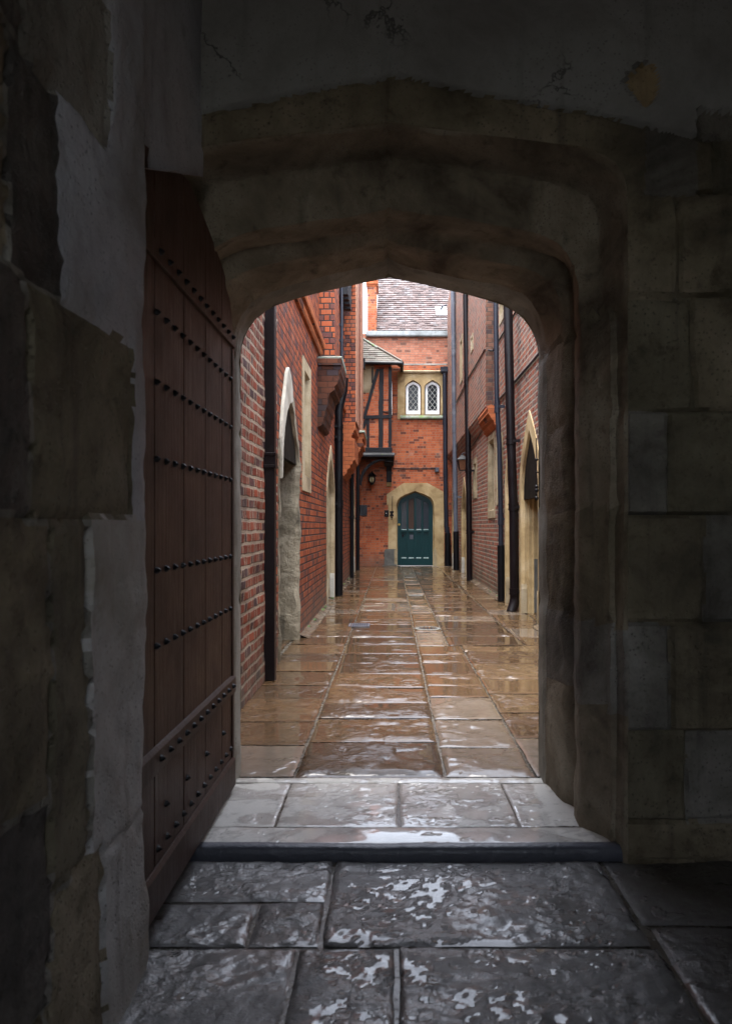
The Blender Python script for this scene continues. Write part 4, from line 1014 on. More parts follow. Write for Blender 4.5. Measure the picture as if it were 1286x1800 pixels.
# window with two leaded lights
WU0, WU1, WZ0, WZ1 = ex(698.5), ex(779.5), ez(737), ez(654)
mb = MB().mat('gold_stone')
L1 = arch_loop(ex(711.5), ex(740.5), ez(729), ez(684), ez(668), 8, .38); L2 = arch_loop(ex(745.5), ex(774.5), ez(729), ez(684), ez(668), 8, .38)
mb.holes(rect_loop(WU0, WU1, WZ0, WZ1), [L1, L2], lambda u, v: WE(u, v, .012))
strip(mb, WE, [(rect_loop(WU0, WU1, WZ0, WZ1), .012), (rect_loop(WU0, WU1, WZ0, WZ1), -.06)], closed=True)
for L in (L1, L2):
    cc = sum(p[0] for p in L) / len(L)
    I = [(cc + (u - cc) * .96, v - (.01 if v > ez(700) else -.01)) for u, v in L]
    strip(mb, WE, [(L, .012), (I, -.05), (I, -.12)], closed=True)
for uu in (ex(700.5), ex(777.5)): mb.box(uu - .035, uu + .035, YE - .03, YE - .0125, ez(727), ez(657))
win = tag(mb.build('window', eb), 'twin arched stone window with diamond leading')
mb = MB().mat('buff_stone'); mb.prism([(.013, ez(655.5)), (.07, ez(655.5)), (.085, ez(653)), (.013, ez(651))], lambda p, e: WE((ex(705), ex(779))[e], p[1], p[0])); mb.build('label_mould', win)
mb = MB().mat('mossy_lead'); mb.prism([(.013, ez(737.5)), (.08, ez(736)), (.08, ez(734)), (.013, ez(730))], lambda p, e: WE((ex(703), ex(779))[e], p[1], p[0])); mb.build('sill', win)
for (p0, p1) in ((714, 738), (748, 771.5)):
    ua, ub = ex(p0), ex(p1)
    O = arch_loop(ua - .01, ub + .01, ez(727.5), ez(682), ez(670), 8, .36); I = arch_loop(ua + .055, ub - .055, ez(721), ez(683), ez(674.5), 8, .36)
    mb = MB().mat('white_paint'); strip(mb, WE, [(O, -.11), (O, -.055), (I, -.055), (I, -.10)], closed=True); fr_ = mb.build('casement', win)
    mb = MB().mat('dark_glass'); mb.holes(O, [], lambda u, v: WE(u, v, -.095)); mb.build('pane', fr_)
    mb = MB().mat('lead_came'); a0, a1, b0, b1 = ua + .055, ub - .055, ez(721), ez(675)
    st = (a1 - a0) / 2; hgt = st * 1.25
    for sg in (1, -1):
        for k in range(-6, 14):
            # line u = a0 + t, z = b0 + k*hgt/1 + sg*t*hgt/st
            ptsx = []
            for j in range(41):
                u = a0 + (a1 - a0) * j / 40; z = b0 + k * hgt * 1.0 + sg * (u - a0) * hgt / st
                tt = min(1, max(0, 1 - abs(u - (a0 + a1) / 2) / ((a1 - a0) / 2))); lim = ez(683) + (ez(674.5) - ez(683)) * tt ** .36
                if b0 <= z <= lim: ptsx.append((u, z))
            if len(ptsx) > 1: mb.tube([WE(*ptsx[0], -.091), WE(*ptsx[-1], -.091)], .005, 5)
    mb.build('leading', fr_)
mb = MB().mat('end_brick')
wd = [(u, v) for u, v in outl]
wh = rect_loop(WU0 + .01, WU1 - .01, WZ0 + .01, WZ1 - .01)
dh = [(ex(682) + .01, -.05), (ex(682) + .01, ez(869)), (ex(709), ez(849) - .012), (ex(751), ez(849) - .012), (ex(780) - .01, ez(865)), (ex(780) - .01, -.05)]
mb.holes([(-1.2, -.05)] + dh + [(1.9, -.05), (1.9, 5.80), (-1.2, 5.80)], [wh], lambda u, v: (u, YE, v))
mb.build('wall', eb)
mb = MB().mat('pale_brick')  # upper end wall in paler brick than the wall below
mb.face([(-1.2, YE + .05, 5.77), (1.9, YE + .05, 5.77), (1.9, YE + .05, 6.72), (-1.2, YE + .05, 6.72)])
mb.mat('end_brick').box(-1.2, 2.0, YE + .3, YE + 2.3, 0, 6.72); tag(mb.build('upper_wall', eb), 'paler upper brickwork')
mb = MB().mat('damp_stone'); mb.prism([(YE + .0, 5.80), (YE + .0, 5.812), (YE + .052, 5.86), (YE + .052, 5.80)], lambda p, e: ((-.2, 1.58)[e], p[0], p[1])); mb.build('flashing', eb)
mb = MB().mat('lead')
mb.prism([(YE - .05, 6.62), (YE - .06, 6.66), (YE - .04, 6.78), (YE + .3, 6.86), (YE + .3, 6.62)], lambda p, e: ((-.75, 1.60)[e], p[0], p[1])); mb.build('parapet_gutter', eb, bevel=.006)
# the big tiled roof
mb = MB().mat('roof_tile'); sl = R(50); ry, rz = YE + .16, 6.83; gauge = .105; rowsn = 31
for r in range(rowsn):
    x = -.45 - random.random() * .08; s0 = r * gauge
    x = -.45 + (0 if r % 2 else -.0)
    xs_ = -.45; first = True
    while xs_ < 2.2:
        w = .165 if not (first and r % 2) else .083; first = False
        mb.flag = random.random()
        dl_ = random.uniform(-.012, .012); lift = random.uniform(.0, .008)
        a, c = xs_ + .002, xs_ + w - .002
        def P(x, s, hgt): return (x, ry + s * math.cos(sl) - hgt * math.sin(sl), rz + s * math.sin(sl) + hgt * math.cos(sl))
        s1 = s0 + dl_; s2 = s0 + gauge + .06
        l2 = lift + random.uniform(-.004, .004)
        mb.hexa([P(a, s1, .010 + lift), P(c, s1, .010 + l2), P(c, s2, -.012), P(a, s2, -.012), P(a, s1, .032 + lift), P(c, s1, .032 + l2), P(c, s2, .006), P(a, s2, .006)])
        xs_ += w
mb.flag = .5
Pe = lambda x, s, h_: (x, ry + s * math.cos(sl) - h_ * math.sin(sl), rz + s * math.sin(sl) + h_ * math.cos(sl))
mb.hexa([Pe(-.45, -.05, -.15), Pe(2.2, -.05, -.15), Pe(2.2, 3.25, -.15), Pe(-.45, 3.25, -.15), Pe(-.45, -.05, -.02), Pe(2.2, -.05, -.02), Pe(2.2, 3.25, -.02), Pe(-.45, 3.25, -.02)])
mb.build('tiled_roof', eb)
mb = MB().mat('white_paint')
s_a, s_b = .72, 1.12
mb.hexa([Pe(1.30, s_a, -.0), Pe(1.62, s_a, -.0), Pe(1.62, s_b, -.0), Pe(1.30, s_b, -.0), Pe(1.30, s_a, .07), Pe(1.62, s_a, .07), Pe(1.62, s_b, .07), Pe(1.30, s_b, .07)])
rl = mb.build('rooflight', eb)
mb = MB().mat('slate_iron'); mb.tube([Pe(1.45, s_a + .25, .06), Pe(1.50, s_a + .32, .14), Pe(1.62, s_a + .36, .16)], .03, 8); mb.build('stay', rl)
# chimney stack beside the roof
ch = MB().mat('end_brick'); ch.box(-.72, -.452, YE + .12, YE + .9, 6.6, 8.25)
ch.mat('moulded_brick').box(-.74, -.43, YE + .09, YE + .93, 8.12, 8.17).box(-.755, -.41, YE + .06, YE + .96, 8.17, 8.28)
ch.mat('pale_brick').box(-.72, -.452, YE + .12, YE + .9, 8.28, 9.3)
ch.build('chimney_stack', eb)

dp = []
# ================================================================== TIMBER ORIEL in the left corner
YO = 20.3
def ox(px): return (px - PX0) / F * YO
def oz(py): return H + (PY0 - py) / F * YO
orl = thing('timber_oriel', (ox(662), YO, oz(803)), 'black timber framed oriel with brick panels jutting out above the dark lantern', 'oriel')
mb = MB().mat('end_brick'); mb.box(XL + .12, ox(687.5), YO + .03, YE - .001, oz(798), oz(640)); mb.build('brick_panel', orl)
def beam(name, pts, w, d=.07, base=YO):
    mb = MB().mat('black_timber')
    (x0, z0), (x1, z1) = pts; D = Vector((x1 - x0, 0, z1 - z0)); nrm = Vector((-D.z, 0, D.x)).normalized() * w / 2
    n_ = max(2, int(D.length / .12)); sd = random.random() * 9
    L_, R_ = [], []
    for k in range(n_ + 1):
        p = Vector((x0, 0, z0)) + D * k / n_
        L_.append(p + nrm * (1 + .18 * nz((k * .3, sd, 0), 1))); R_.append(p - nrm * (1 + .18 * nz((k * .3, sd, 5), 1)))
    pr = [(p.x, p.z) for p in L_] + [(p.x, p.z) for p in reversed(R_)]
    mb.prism(pr, lambda p, e: (p[0], (base, base + d)[e], p[1])); return mb.build(name, orl, bevel=.006)
pw_ = 1 / 63.35
beam('post', [(ox(646.5), oz(736)), (ox(646.5), oz(787))], 5 * pw_)
beam('post', [(ox(670), oz(648)), (ox(669), oz(787))], 8 * pw_, base=YO - .004)
beam('post', [(ox(685.5), oz(645)), (ox(685), oz(787))], 5.6 * pw_)
beam('post', [(ox(654.5), oz(645)), (ox(654), oz(673))], 2.5 * pw_)
beam('rail', [(ox(637), oz(733)), (ox(689), oz(732))], 6 * pw_, base=YO - .008)
beam('rail', [(ox(672), oz(723.8)), (ox(683), oz(723.8))], 1.8 * pw_)
beam('brace', [(ox(664), oz(648)), (ox(641), oz(730))], 5.6 * pw_, base=YO - .002)
beam('brace', [(ox(644), oz(735)), (ox(638), oz(752))], 5 * pw_)
mb = MB().mat('black_timber'); mb.box(ox(637), ox(689), YO - .02, YE - .002, oz(796), oz(786.5)); mb.build('sill_beam', orl, bevel=.008)
mb = MB().mat('black_timber'); mb.prism([(YO - .12, oz(803)), (YO - .12, oz(800)), (YO - .08, oz(796.2)), (YE - .01, oz(796.2)), (YE - .01, oz(803))], lambda p, e: ((XL + .01, ox(693))[e], p[0], p[1])); 
ledge = mb.build('moulded_ledge', orl)
mb = MB().mat('moss'); mb.grid(60, 4, lambda a, b: (ox(640) + (ox(692) - ox(640)) * a, YO - .115 + .09 * b, oz(799.5) + .055 * b + .03 * max(0, nz((a * 9, b, 0), 1) + .15) * math.sin(math.pi * b)))
mb.build('moss_line', ledge, smooth=True)
mb = MB().mat('white_paint'); mb.box(ox(687.6), ox(688.8), YO + .02, YO + .09, oz(729), oz(670)); mb.build('putty_strip', orl)
# curved bracket from the left wall, and the console on the end wall
mb = MB().mat('black_timber'); P0 = (XL + .02, oz(851)); arc = []
for k in range(13):
    t = k / 12 * math.pi / 2; arc.append((XL + .03 + (ox(672) - XL - .03) * (1 - math.cos(t)), oz(851) + (oz(806) - oz(851)) * math.sin(t)))
w_ = .075
inn_ = [(x + w_ * .9, z - w_ * .55) for x, z in arc]
mb.prism(arc + inn_[::-1], lambda p, e: (p[0], (YO + .1, YO + .24)[e], p[1])); mb.build('curved_bracket', orl, bevel=.006)
mb = MB().mat('black_timber'); cx_ = ox(683)
mb.prism([(.0, oz(845)), (.10, oz(845)), (.12, oz(825)), (.22, oz(815)), (.45, oz(809)), (.60, oz(803.5)), (.0, oz(803.5))], lambda p, e: ((cx_ - .07, cx_ + .08)[e], YE - .001 - p[0], p[1]))
mb.prism([(.0, oz(816)), (.28, oz(816)), (.36, oz(812)), (.5, oz(810)), (.5, oz(806)), (.0, oz(806))], lambda p, e: ((cx_ - .13, cx_ + .13)[e], YE - .002 - p[0], p[1]))
mb.build('console', orl, bevel=.005)
mb = MB().mat('gold_stone'); mb.prism([(.0, oz(853)), (.06, oz(851)), (.13, oz(845.2)), (.0, oz(845.2))], lambda p, e: ((cx_ - .07, cx_ + .07)[e], YE - .001 - p[0], p[1])); mb.build('corbel_stone', orl)
# hipped tiled roof of the oriel: eaves at y 640, rising to the left wall
def tri_tiles(mb, A, B, Cc, gauge=.10):
    """tile courses on triangle A-B (eave) with apex C"""
    A, B, Cc = Vector(A), Vector(B), Vector(Cc); nrm = (B - A).cross(Cc - A).normalized()
    if nrm.z < 0: nrm = -nrm
    hgt = (Cc - A).cross(B - A).length / (B - A).length; n_ = max(2, int(hgt / gauge))
    for k in range(n_):
        t0, t1 = k / n_, min(1, (k + 1.5) / n_)
        a0, b0 = A.lerp(Cc, t0), B.lerp(Cc, t0); a1, b1 = A.lerp(Cc, t1), B.lerp(Cc, t1)
        m_ = max(1, int((b0 - a0).length / .165))
        for j in range(m_):
            u0, u1 = j / m_, (j + .97) / m_
            mb.flag = random.random(); lf = random.uniform(.012, .024)
            q = [a0.lerp(b0, u0) + nrm * .004, a0.lerp(b0, u1) + nrm * .004, a1.lerp(b1, u1) - nrm * .01, a1.lerp(b1, u0) - nrm * .01]
            q2 = [q[0] + nrm * lf, q[1] + nrm * lf, q[2] + nrm * .012, q[3] + nrm * .012]
            mb.hexa([*q, *q2])
mb = MB().mat('old_tile')
ez0 = oz(640)
PA = (ox(640), YO - .22, ez0); PB = (ox(706), YO - .22, ez0); PT = (XL + .02, YE - .1, oz(574)); PBb = (ox(706), YE - .01, ez0 + .05)
PT2 = (XL + .05, YO + .25, oz(600))
tri_tiles(mb, PA, PB, (XL + .03, YE - .25, oz(585)), .085)
tri_tiles(mb, PB, PBb, (XL + .03, YE - .25, oz(585)), .085)
mb.flag = .5
T_ = Vector((XL + .03, YE - .25, oz(585))); 
mb.face([Vector(PA) - Vector((.2, 0, 0)), PB, T_]); mb.face([PB, PBb, T_])
roof = mb.build('tiled_roof', orl)
mb = MB().mat('mossy_lead'); mb.tube([Vector((XL + .04, YO - .1, ez0 + .75)), Vector((ox(662), YO - .05, oz(612)))], .03, 8); mb.build('lead_valley', roof)
mb = MB().mat('old_tile'); mb.tube([Vector(PB) + Vector((0, 0, .03)), T_ + Vector((0, 0, .03))], .035, 8); mb.build('hip_tiles', roof)
mb = MB().mat('black_iron')
mb.tube([(ox(640), YO - .25, ez0 - .01), (ox(706.5), YO - .25, ez0 - .03)], .05, 10); mb.tube([(ox(706.5), YO - .25, ez0 - .03), (ox(706.5), YE - .02, ez0 - .02)], .05, 10)
mb.box(ox(636.5), ox(642), YO - .34, YO - .2, oz(652), oz(634))
mb.build('gutter', orl)
mb = MB().mat('buff_stone'); mb.box(XL + .001, ox(657), YO + .02, YE - .003, oz(690), oz(642)); mb.build('rendered_patch', orl)

# ================================================================== DRAINPIPES
def pipe(label, pts, r, mat, collars=(), square=False, group='cast iron drainpipes down the alley walls', sleeve=None, shoe=None, hopper=None, wallx=None, cr=1.22):
    base = Vector(pts[0]); t = thing('drainpipe', (base.x, base.y, base.z), label, 'drainpipe', group)
    mb = MB().mat(mat); mb.tube(pts, r, 18, square); mb.build('pipe', t, smooth=not square, bevel=.006 if square else 0)
    def pos(z):
        for a, b in zip(pts, pts[1:]):
            if a[2] <= z <= b[2]: k = (z - a[2]) / max(1e-6, b[2] - a[2]); return Vector(a).lerp(Vector(b), k)
        return Vector(pts[-1])
    for z, hh in collars:
        p = pos(z); mb = MB().mat(mat)
        mb.tube([p - Vector((0, 0, hh / 2)), p + Vector((0, 0, hh / 2))], r * (cr - .08), 18, square)
        for q in (-1, 1):
            mb.tube([p + Vector((0, 0, q * hh / 2 - .012)), p + Vector((0, 0, q * hh / 2 + .012))], r * cr, 18, square)
        if wallx is not None: mb.box(*sorted((p.x, wallx)), p.y - r * 1.05, p.y - r * .8 + .02, p.z - .02, p.z + .02); 
        mb.build('collar', t, smooth=not square, bevel=.003 if square else 0)
    if sleeve:
        z1, rs, m2 = sleeve; p0 = Vector(pts[0]); p1 = pos(z1); mb = MB().mat(m2); mb.tube([p0 - Vector((0, 0, .0)), p1], rs, 18); mb.build('sleeve', t, smooth=True)
    if shoe:
        d = Vector(shoe); p0 = Vector(pts[0]); mb = MB().mat(mat)
        mb.tube([p0 + Vector((0, 0, .03)), p0 - Vector((0, 0, .03)) + d * .15, p0 - Vector((0, 0, .09)) + d * .6, p0 - Vector((0, 0, .14)) + d], r * 1.1, 16); mb.build('shoe', t, smooth=True)
    if hopper:
        z, w = hopper; p = pos(z); mb = MB().mat(mat)
        s_ = [(w * .45, 0), (w, .07), (w, .16), (w * 1.12, .17), (w * 1.12, .2)]
        for (w0, a), (w1, b) in zip(s_, s_[1:]):
            mb.hexa([(p.x - w0, p.y - w0 * .8, z + a), (p.x + w0, p.y - w0 * .8, z + a), (p.x + w0, p.y + w0 * .8, z + a), (p.x - w0, p.y + w0 * .8, z + a),
                     (p.x - w1, p.y - w1 * .8, z + b), (p.x + w1, p.y - w1 * .8, z + b), (p.x + w1, p.y + w1 * .8, z + b), (p.x - w1, p.y + w1 * .8, z + b)])
        mb.build('hopper', t)
    return t
pipe('square brown black drainpipe nearest the arch on the left wall', [(-.918, 5.47, .002), (-.918, 5.47, 4.0)], .046, 'brown_iron', [(1.64, .09), (3.3, .09)], square=True, wallx=XL, cr=1.25)
pipe('thick round grey black drainpipe with a swan neck below the mossy ledge', [(-.88, 12.1, .002), (-.88, 12.1, 3.05), (-.87, 12.1, 3.12), (-.80, 12.1, 3.4), (-.79, 12.1, 3.6)], .066, 'black_iron', [(1.52, .10), (2.62, .10), (2.8, .04)], wallx=XL, cr=1.15)
pipe('slender blue grey downpipe rising above the mossy ledge beside the first chimney breast', [(-.87, 12.6, 3.62), (-.87, 12.6, 6.6)], .026, 'slate_iron', [(4.35, .04), (4.62, .04)], wallx=XL)
pipe('black drainpipe under the brick corbels, nearer of the far left pair', [(-.885, 16.1, .002), (-.885, 16.1, 2.75)], .045, 'black_iron', [(1.35, .05)], wallx=XL)
pipe('black drainpipe furthest down the left wall beside the dark plaque', [(-.885, 18.9, .002), (-.885, 18.9, 2.75)], .045, 'black_iron', [(1.35, .05)], wallx=XL)
pipe('dark drainpipe in the right corner against the end wall with a hopper head', [(1.585, 20.95, .002), (1.585, 20.95, .98), (1.545, 20.95, 1.15), (1.52, 20.95, 3.0), (1.50, 20.95, 5.55)], .062, 'slate_iron', [(1.05, .13), (2.68, .14), (4.13, .14)],
     hopper=(5.5, .115), sleeve=(.95, .085, 'black_iron'), wallx=None, cr=1.15)
pipe('pale grey drainpipe with a black lower sleeve on the far right wall', [(1.60, 18.26, .05), (1.59, 18.26, 1.0), (1.56, 18.26, 3.0), (1.515, 18.26, 7.3)], .058, 'grey_iron', [(1.88, .18), (3.6, .20), (4.2, .02), (5.5, .18)],
     sleeve=(1.02, .075, 'black_iron'), wallx=XR, cr=1.14)
pipe('tall dark drainpipe beside the copper lantern on the right wall', [(1.625, 15.4, .002), (1.62, 15.4, 1.2), (1.595, 15.4, 3.0), (1.525, 15.4, 7.3)], .062, 'brown_iron', [(1.03, .06), (2.32, .06), (4.15, .07)], wallx=XR, cr=1.15)
pipe('slim blue grey drainpipe in front of the terracotta hood', [(1.672, 11.2, .002), (1.66, 11.2, 1.3), (1.64, 11.2, 2.4), (1.60, 11.2, 3.1), (1.565, 11.2, 6.5)], .038, 'slate_iron', [(1.26, .16), (2.98, .16)], sleeve=(.86, .058, 'black_iron'), wallx=XR, cr=1.25)
pipe('thickest black drainpipe with an angled shoe between the gold stone doorways', [(1.650, 9.88, .13), (1.64, 9.88, 1.3), (1.60, 9.88, 2.4), (1.54, 9.88, 5.1)], .062, 'brown_iron', [(.27, .06), (1.41, .07), (2.30, .07)], shoe=(-.05, -.04, 0), wallx=XR, cr=1.16)

# ================================================================== CONDUITS AND CABLES
def cable(label, pts, r, mat='black_iron', name='wall_conduit'):
    mb = MB().mat(mat); mb.tube(pts, r, 8); o = mb.build(name, smooth=True); return tag(o, label, 'cable')
cable('black conduit running level along the right wall past the thick pipe', [(XR - .02, 6.5, 3.17), (XR - .02, 9.0, 3.15), (XR - .02, 12.4, 3.17)], .016, 'slate_iron')
cable('thin upper cable sagging along the high right brick wall', [(XR - .015, 7, 4.1), (XR - .015, 12.4, 4.13), (XJ - .015, 12.45, 4.16), (XJ - .015, 15, 4.22), (XJ - .015, 18, 4.2)], .012)
cable('thin cable under the jettied brickwork beyond the terracotta hood', [(XR - .02, 13.35, 3.0), (XR - .02, 15, 2.88), (XR - .02, 18, 2.8)], .011)
cable('thin cable across the end wall above the green door', [(ex(690), YE - .012, ez(823)), (ex(730), YE - .012, ez(823.6)), (ex(766), YE - .012, ez(823))], .011)
t = thing('junction_box', (ex(770), YE - .03, ez(827)), 'small dark junction box beside the corner pipe above the green door', 'box')
mb = MB().mat('slate_iron'); mb.box(ex(764), ex(771), YE - .06, YE - .001, ez(830), ez(822)); mb.build('case', t, bevel=.005)
mb = MB().mat('edge_metal'); mb.box(ex(765), ex(770), YE - .067, YE - .0605, ez(829), ez(823)); mb.build('cover', t, bevel=.003)

# ================================================================== LANTERNS AND WALL FITTINGS
def lantern(label, p, s, glass, back, round_=False):
    t = thing('wall_lantern', p, label, 'lantern'); x, y, z = p
    mb = MB().mat('black_iron'); mb.tube([back, (x, y, z + s * 1.15)], .012, 8)
    bx, by, bz = back; mb.tube([(bx, by, bz - .06), (bx, by, bz + .06)], .02, 8)
    mb.tube([(bx, by, bz - .05), ((x + bx) / 2, (y + by) / 2, bz - .02), (x, y, z + s * 1.1)], .008, 6); mb.build('bracket', t, smooth=True)
    if round_:
        mb = MB().mat(glass); mb.sphere((x, y, z), s * .62, .8, .7, 1); mb.build('glass', t, smooth=True)
        mb = MB().mat('black_iron')
        for k in range(8):
            q = k * math.pi / 4; mb.tube([(x + s * .55 * math.sin(a) * math.cos(q), y + s * .5 * math.sin(a) * math.sin(q), z + s * .68 * math.cos(a)) for a in [j * math.pi / 8 for j in range(9)]], .012, 6)
        mb.tube([(x, y, z + s * .5), (x, y, z + s * .75), (x, y, z + s * 1.0), (x, y, z + s * 1.2)], s * .85, 12, r2=s * .1)
        mb.tube([(x, y, z - s * .9), (x, y, z - s * .55)], s * .2, 10, r2=s * .45)
        mb.build('cage', t, smooth=True)
        return t
    mb = MB().mat(glass); a, b = s * .32, s * .5
    mb.hexa([(x-a, y-a, z-s*.7), (x+a, y-a, z-s*.7), (x+a, y+a, z-s*.7), (x-a, y+a, z-s*.7), (x-b, y-b, z+s*.4), (x+b, y-b, z+s*.4), (x+b, y+b, z+s*.4), (x-b, y+b, z+s*.4)]); mb.build('glass', t)
    mb = MB().mat('black_iron')
    for sx in (-1, 1):
        for sy in (-1, 1): mb.tube([(x + sx * a, y + sy * a, z - s * .7), (x + sx * b, y + sy * b, z + s * .4)], .01, 6)
    mb.box(x - a * 1.1, x + a * 1.1, y - a * 1.1, y + a * 1.1, z - s * .78, z - s * .70); mb.box(x - b * 1.1, x + b * 1.1, y - b * 1.1, y + b * 1.1, z + s * .40, z + s * .46)
    mb.build('frame', t)
    mb = MB().mat('black_iron'); c = b * 1.3
    mb.hexa([(x-c, y-c, z+s*.46), (x+c, y-c, z+s*.46), (x+c, y+c, z+s*.46), (x-c, y+c, z+s*.46), (x-.03, y-.03, z+s*.95), (x+.03, y-.03, z+s*.95), (x+.03, y+.03, z+s*.95), (x-.03, y+.03, z+s*.95)])
    mb.sphere((x, y, z + s), .025); mb.build('cap', t)
    return t
lantern('small round black lantern with amber glass under the timber oriel', (ox(652.5), YO + .45, oz(841)), .17, 'amber_glass', (ox(652.5), YE - .01, oz(828)), True)
lantern('square copper tinted lantern on a bracket between two right wall pipes', (1.57, 16.4, 2.55), .20, 'copper_glass', (XR - .01, 16.4, 2.82))
t = thing('wall_plaque', (ex(638.5), YE, ez(897)), 'blank dark slate plaque on the brick left of the green door', 'plaque')
mb = MB().mat('slate_plaque'); mb.box(ex(631.5), ex(645), YE - .02, YE - .001, ez(906.5), ez(888)); mb.build('slab', t, bevel=.004)
mb = MB().mat('edge_metal')
for a in (633, 643.5):
    for b in (890, 904.5): mb.sphere((ex(a), YE - .021, ez(b)), .009)
mb.build('fixing', t)
t = thing('door_intercom', (ex(679), YE, ez(902)), 'small brown intercom panel with a pale button on the left door jamb', 'intercom')
mb = MB().mat('brown_iron'); mb.box(ex(675.5), ex(683), YE - .045, YE - .021, ez(908), ez(897)); mb.build('panel', t, bevel=.004)
mb = MB().mat('white_paint'); mb.sphere((ex(678.5), YE - .046, ez(902.3)), .014); mb.build('button', t, smooth=True)
mb = MB().mat('black_iron'); mb.tube([(ex(679), YE - .0455, ez(899.3)), (ex(679), YE - .049, ez(899.3))], .02, 12); mb.build('speaker_grille', t)
t = thing('bell_pull', (ex(688), YE, ez(905)), 'black iron bell pull on a long rod beside the green door', 'bell pull')
mb = MB().mat('black_iron'); mb.tube([(ex(689), YE - .03, ez(898)), (ex(689.5), YE - .03, ez(872))], .008, 6); mb.build('rod', t)
mb = MB().mat('black_iron')
for (a, b, s_) in ((686.5, 900, 1), (690, 900, 1), (686.5, 906, 1), (690, 906, 1), (688.2, 903, 1.1), (688.2, 909.5, .8)): mb.sphere((ex(a), YE - .03, ez(b)), .03 * s_, 1, .4, 1)
mb.tube([(ex(688), YE - .03, ez(908)), (ex(688.2), YE - .03, ez(914))], .012, 6); mb.build('plate', t, smooth=True)
t = thing('iron_door_pull', (XR - .05, 8.55, 1.95), 'black iron chain pull hanging in the nearest right doorway', 'bell pull')
px_, Yp = 942.5, 8.5
def rp(py): return ((px_ - PX0) / F * Yp, Yp, H + (PY0 - py) / F * Yp)
mb = MB().mat('black_iron'); mb.tube([rp(872), rp(770)], .006, 8); mb.build('rod', t)
mb = MB().mat('black_iron')
for py, s_ in ((808, .016), (830, .011), (856, .020), (862, .022), (868, .014), (876, .022)): mb.sphere(rp(py), s_, 1, 1, 1.3)
mb.tube([rp(808), (XR, Yp, rp(808)[2])], .006, 6); mb.tube([rp(830), (XR, Yp, rp(830)[2])], .006, 6); mb.build('knob', t, smooth=True)
t = thing('alarm_box', (XR - .08, 19.3, 2.95), 'tiny dark box high on the right wall before the corner pipe', 'box')
mb = MB().mat('black_iron'); mb.prism([(19.2, 2.85), (19.2, 3.1), (19.4, 3.1), (19.4, 2.9)], lambda p, e: ((XR - .12, XR - .002)[e], p[0], p[1])); mb.build('case', t, bevel=.01)
mb = MB().mat('slate_iron'); mb.box(XR - .13, XR - .121, 19.23, 19.37, 2.92, 3.07); mb.build('cover', t)

# ================================================================== DRAINS IN THE PAVING
def grate(label, x, y, w, l):
    t = thing('drain_grate', (x, y, .004), label, 'drain', 'drains set in the alley paving')
    mb = MB().mat('edge_metal'); f = .022
    mb.box(x-w/2, x+w/2, y-l/2, y-l/2+f, .0, .012); mb.box(x-w/2, x+w/2, y+l/2-f, y+l/2, .0, .012)
    mb.box(x-w/2, x-w/2+f, y-l/2+f, y+l/2-f, .0, .0115); mb.box(x+w/2-f, x+w/2, y-l/2+f, y+l/2-f, .0, .0115); mb.build('frame', t)
    mb = MB().mat('black_iron'); mb.box(x-w/2+f, x+w/2-f, y-l/2+f, y+l/2-f, .001, .004); mb.build('sump', t)
    mb = MB().mat('edge_metal'); k = x - w/2 + f + .012
    while k < x + w/2 - f - .01: mb.box(k, k + .012, y-l/2+f, y+l/2-f, .0045, .011); k += .026
    mb.build('bars', t)
grate('iron drain grate left of centre in front of the pale cover slab', -.38, 8.45, .24, .26)
def inlet(label, x, y, r):
    t = thing('drain_inlet', (x, y, .004), label, 'drain', 'drains set in the alley paving')
    mb = MB().mat('damp_stone'); n_ = 20; i = len(mb.v)
    for rr, z in ((r * 1.25, .005), (r * 1.05, .011), (r * .9, .008), (r * .85, .0)):
        mb.v += [Vector((x + rr * math.cos(2*math.pi*k/n_), y + rr * math.sin(2*math.pi*k/n_), z)) for k in range(n_)]
    for a in range(3):
        for k in range(n_): mb.f.append((i+a*n_+k, i+a*n_+(k+1)%n_, i+(a+1)*n_+(k+1)%n_, i+(a+1)*n_+k)); mb.m.append(0); mb.c.append(.5)
    mb.build('rim', t, smooth=True)
    mb = MB().mat('black_iron')
    for k in range(5):
        d = (k - 2) * r * .34; h_ = math.sqrt(max(0, (r * .86) ** 2 - d * d)); mb.box(x + d - .008, x + d + .008, y - h_, y + h_, .003, .009)
    mb.tube([(x, y, .0012), (x, y, .0025)], r * .86, 20); mb.build('grid', t)
inlet('round drain inlet furthest along the pale gutter stones', .38, 16.3, .09)
inlet('round drain inlet midway along the pale gutter stones', .39, 12.1, .10)
inlet('round puddled drain inlet nearest the viewer in the pale gutter stones', .40, 8.2, .12)

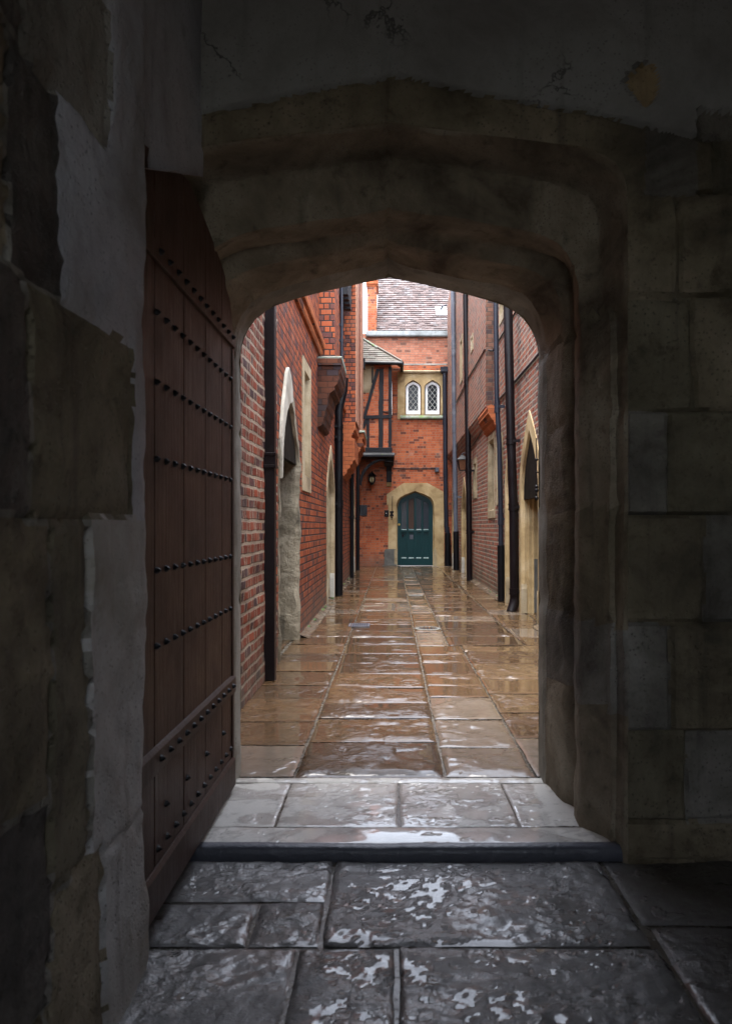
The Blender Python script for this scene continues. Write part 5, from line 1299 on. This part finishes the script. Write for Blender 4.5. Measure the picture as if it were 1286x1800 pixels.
# ================================================================== CAMERA, LIGHT, SKY
cam = bpy.data.cameras.new('camera'); co = bpy.data.objects.new('camera', cam); COL.objects.link(co); scene.camera = co
co.location = (0, 0, H); co.rotation_euler = (R(90), 0, 0)
cam.sensor_fit = 'HORIZONTAL'; cam.sensor_width = 24; cam.lens = 24
cam.shift_x = -(PX0 - 643) / 1286; cam.shift_y = (PY0 - 900) / 1286
cam.clip_start = .02; cam.clip_end = 1000
cam.dof.use_dof = True; cam.dof.focus_distance = 14; cam.dof.aperture_fstop = 5.0
scene.render.resolution_x, scene.render.resolution_y = 731, 1024

SUN_EL, SUN_AZ = 80, 185        # azimuth clockwise from +Y
w = bpy.data.worlds.new('World'); scene.world = w; w.use_nodes = True
nt = w.node_tree; nt.nodes.clear()
out = nt.nodes.new('ShaderNodeOutputWorld'); bg = nt.nodes.new('ShaderNodeBackground'); sky = nt.nodes.new('ShaderNodeTexSky')
sky.sky_type = 'NISHITA'; sky.sun_disc = False; sky.sun_elevation = R(SUN_EL); sky.sun_rotation = R(SUN_AZ); sky.air_density = 1; sky.dust_density = 1.5; sky.ozone_density = 1
hs = nt.nodes.new('ShaderNodeHueSaturation'); hs.inputs['Saturation'].default_value = .38
nt.links.new(sky.outputs[0], hs.inputs['Color']); nt.links.new(hs.outputs[0], bg.inputs['Color']); nt.links.new(bg.outputs[0], out.inputs[0])
bg.inputs['Strength'].default_value = .15
sl_ = bpy.data.lights.new('sun', 'SUN'); so = bpy.data.objects.new('sun', sl_); COL.objects.link(so)
sl_.energy = 1.0; sl_.angle = R(40); sl_.color = (1, .98, .95)
d = Vector((math.sin(R(SUN_AZ)) * math.cos(R(SUN_EL)), math.cos(R(SUN_AZ)) * math.cos(R(SUN_EL)), math.sin(R(SUN_EL))))
so.rotation_euler = d.to_track_quat('Z', 'Y').to_euler(); so.location = (0, 0, 20)
scene.render.engine = 'CYCLES'
scene.cycles.max_bounces = 10; scene.cycles.diffuse_bounces = 6; scene.cycles.glossy_bounces = 5
scene.view_settings.view_transform = 'Standard'; scene.view_settings.look = 'None'; scene.view_settings.gamma = 1
scene.view_settings.exposure = 3.18
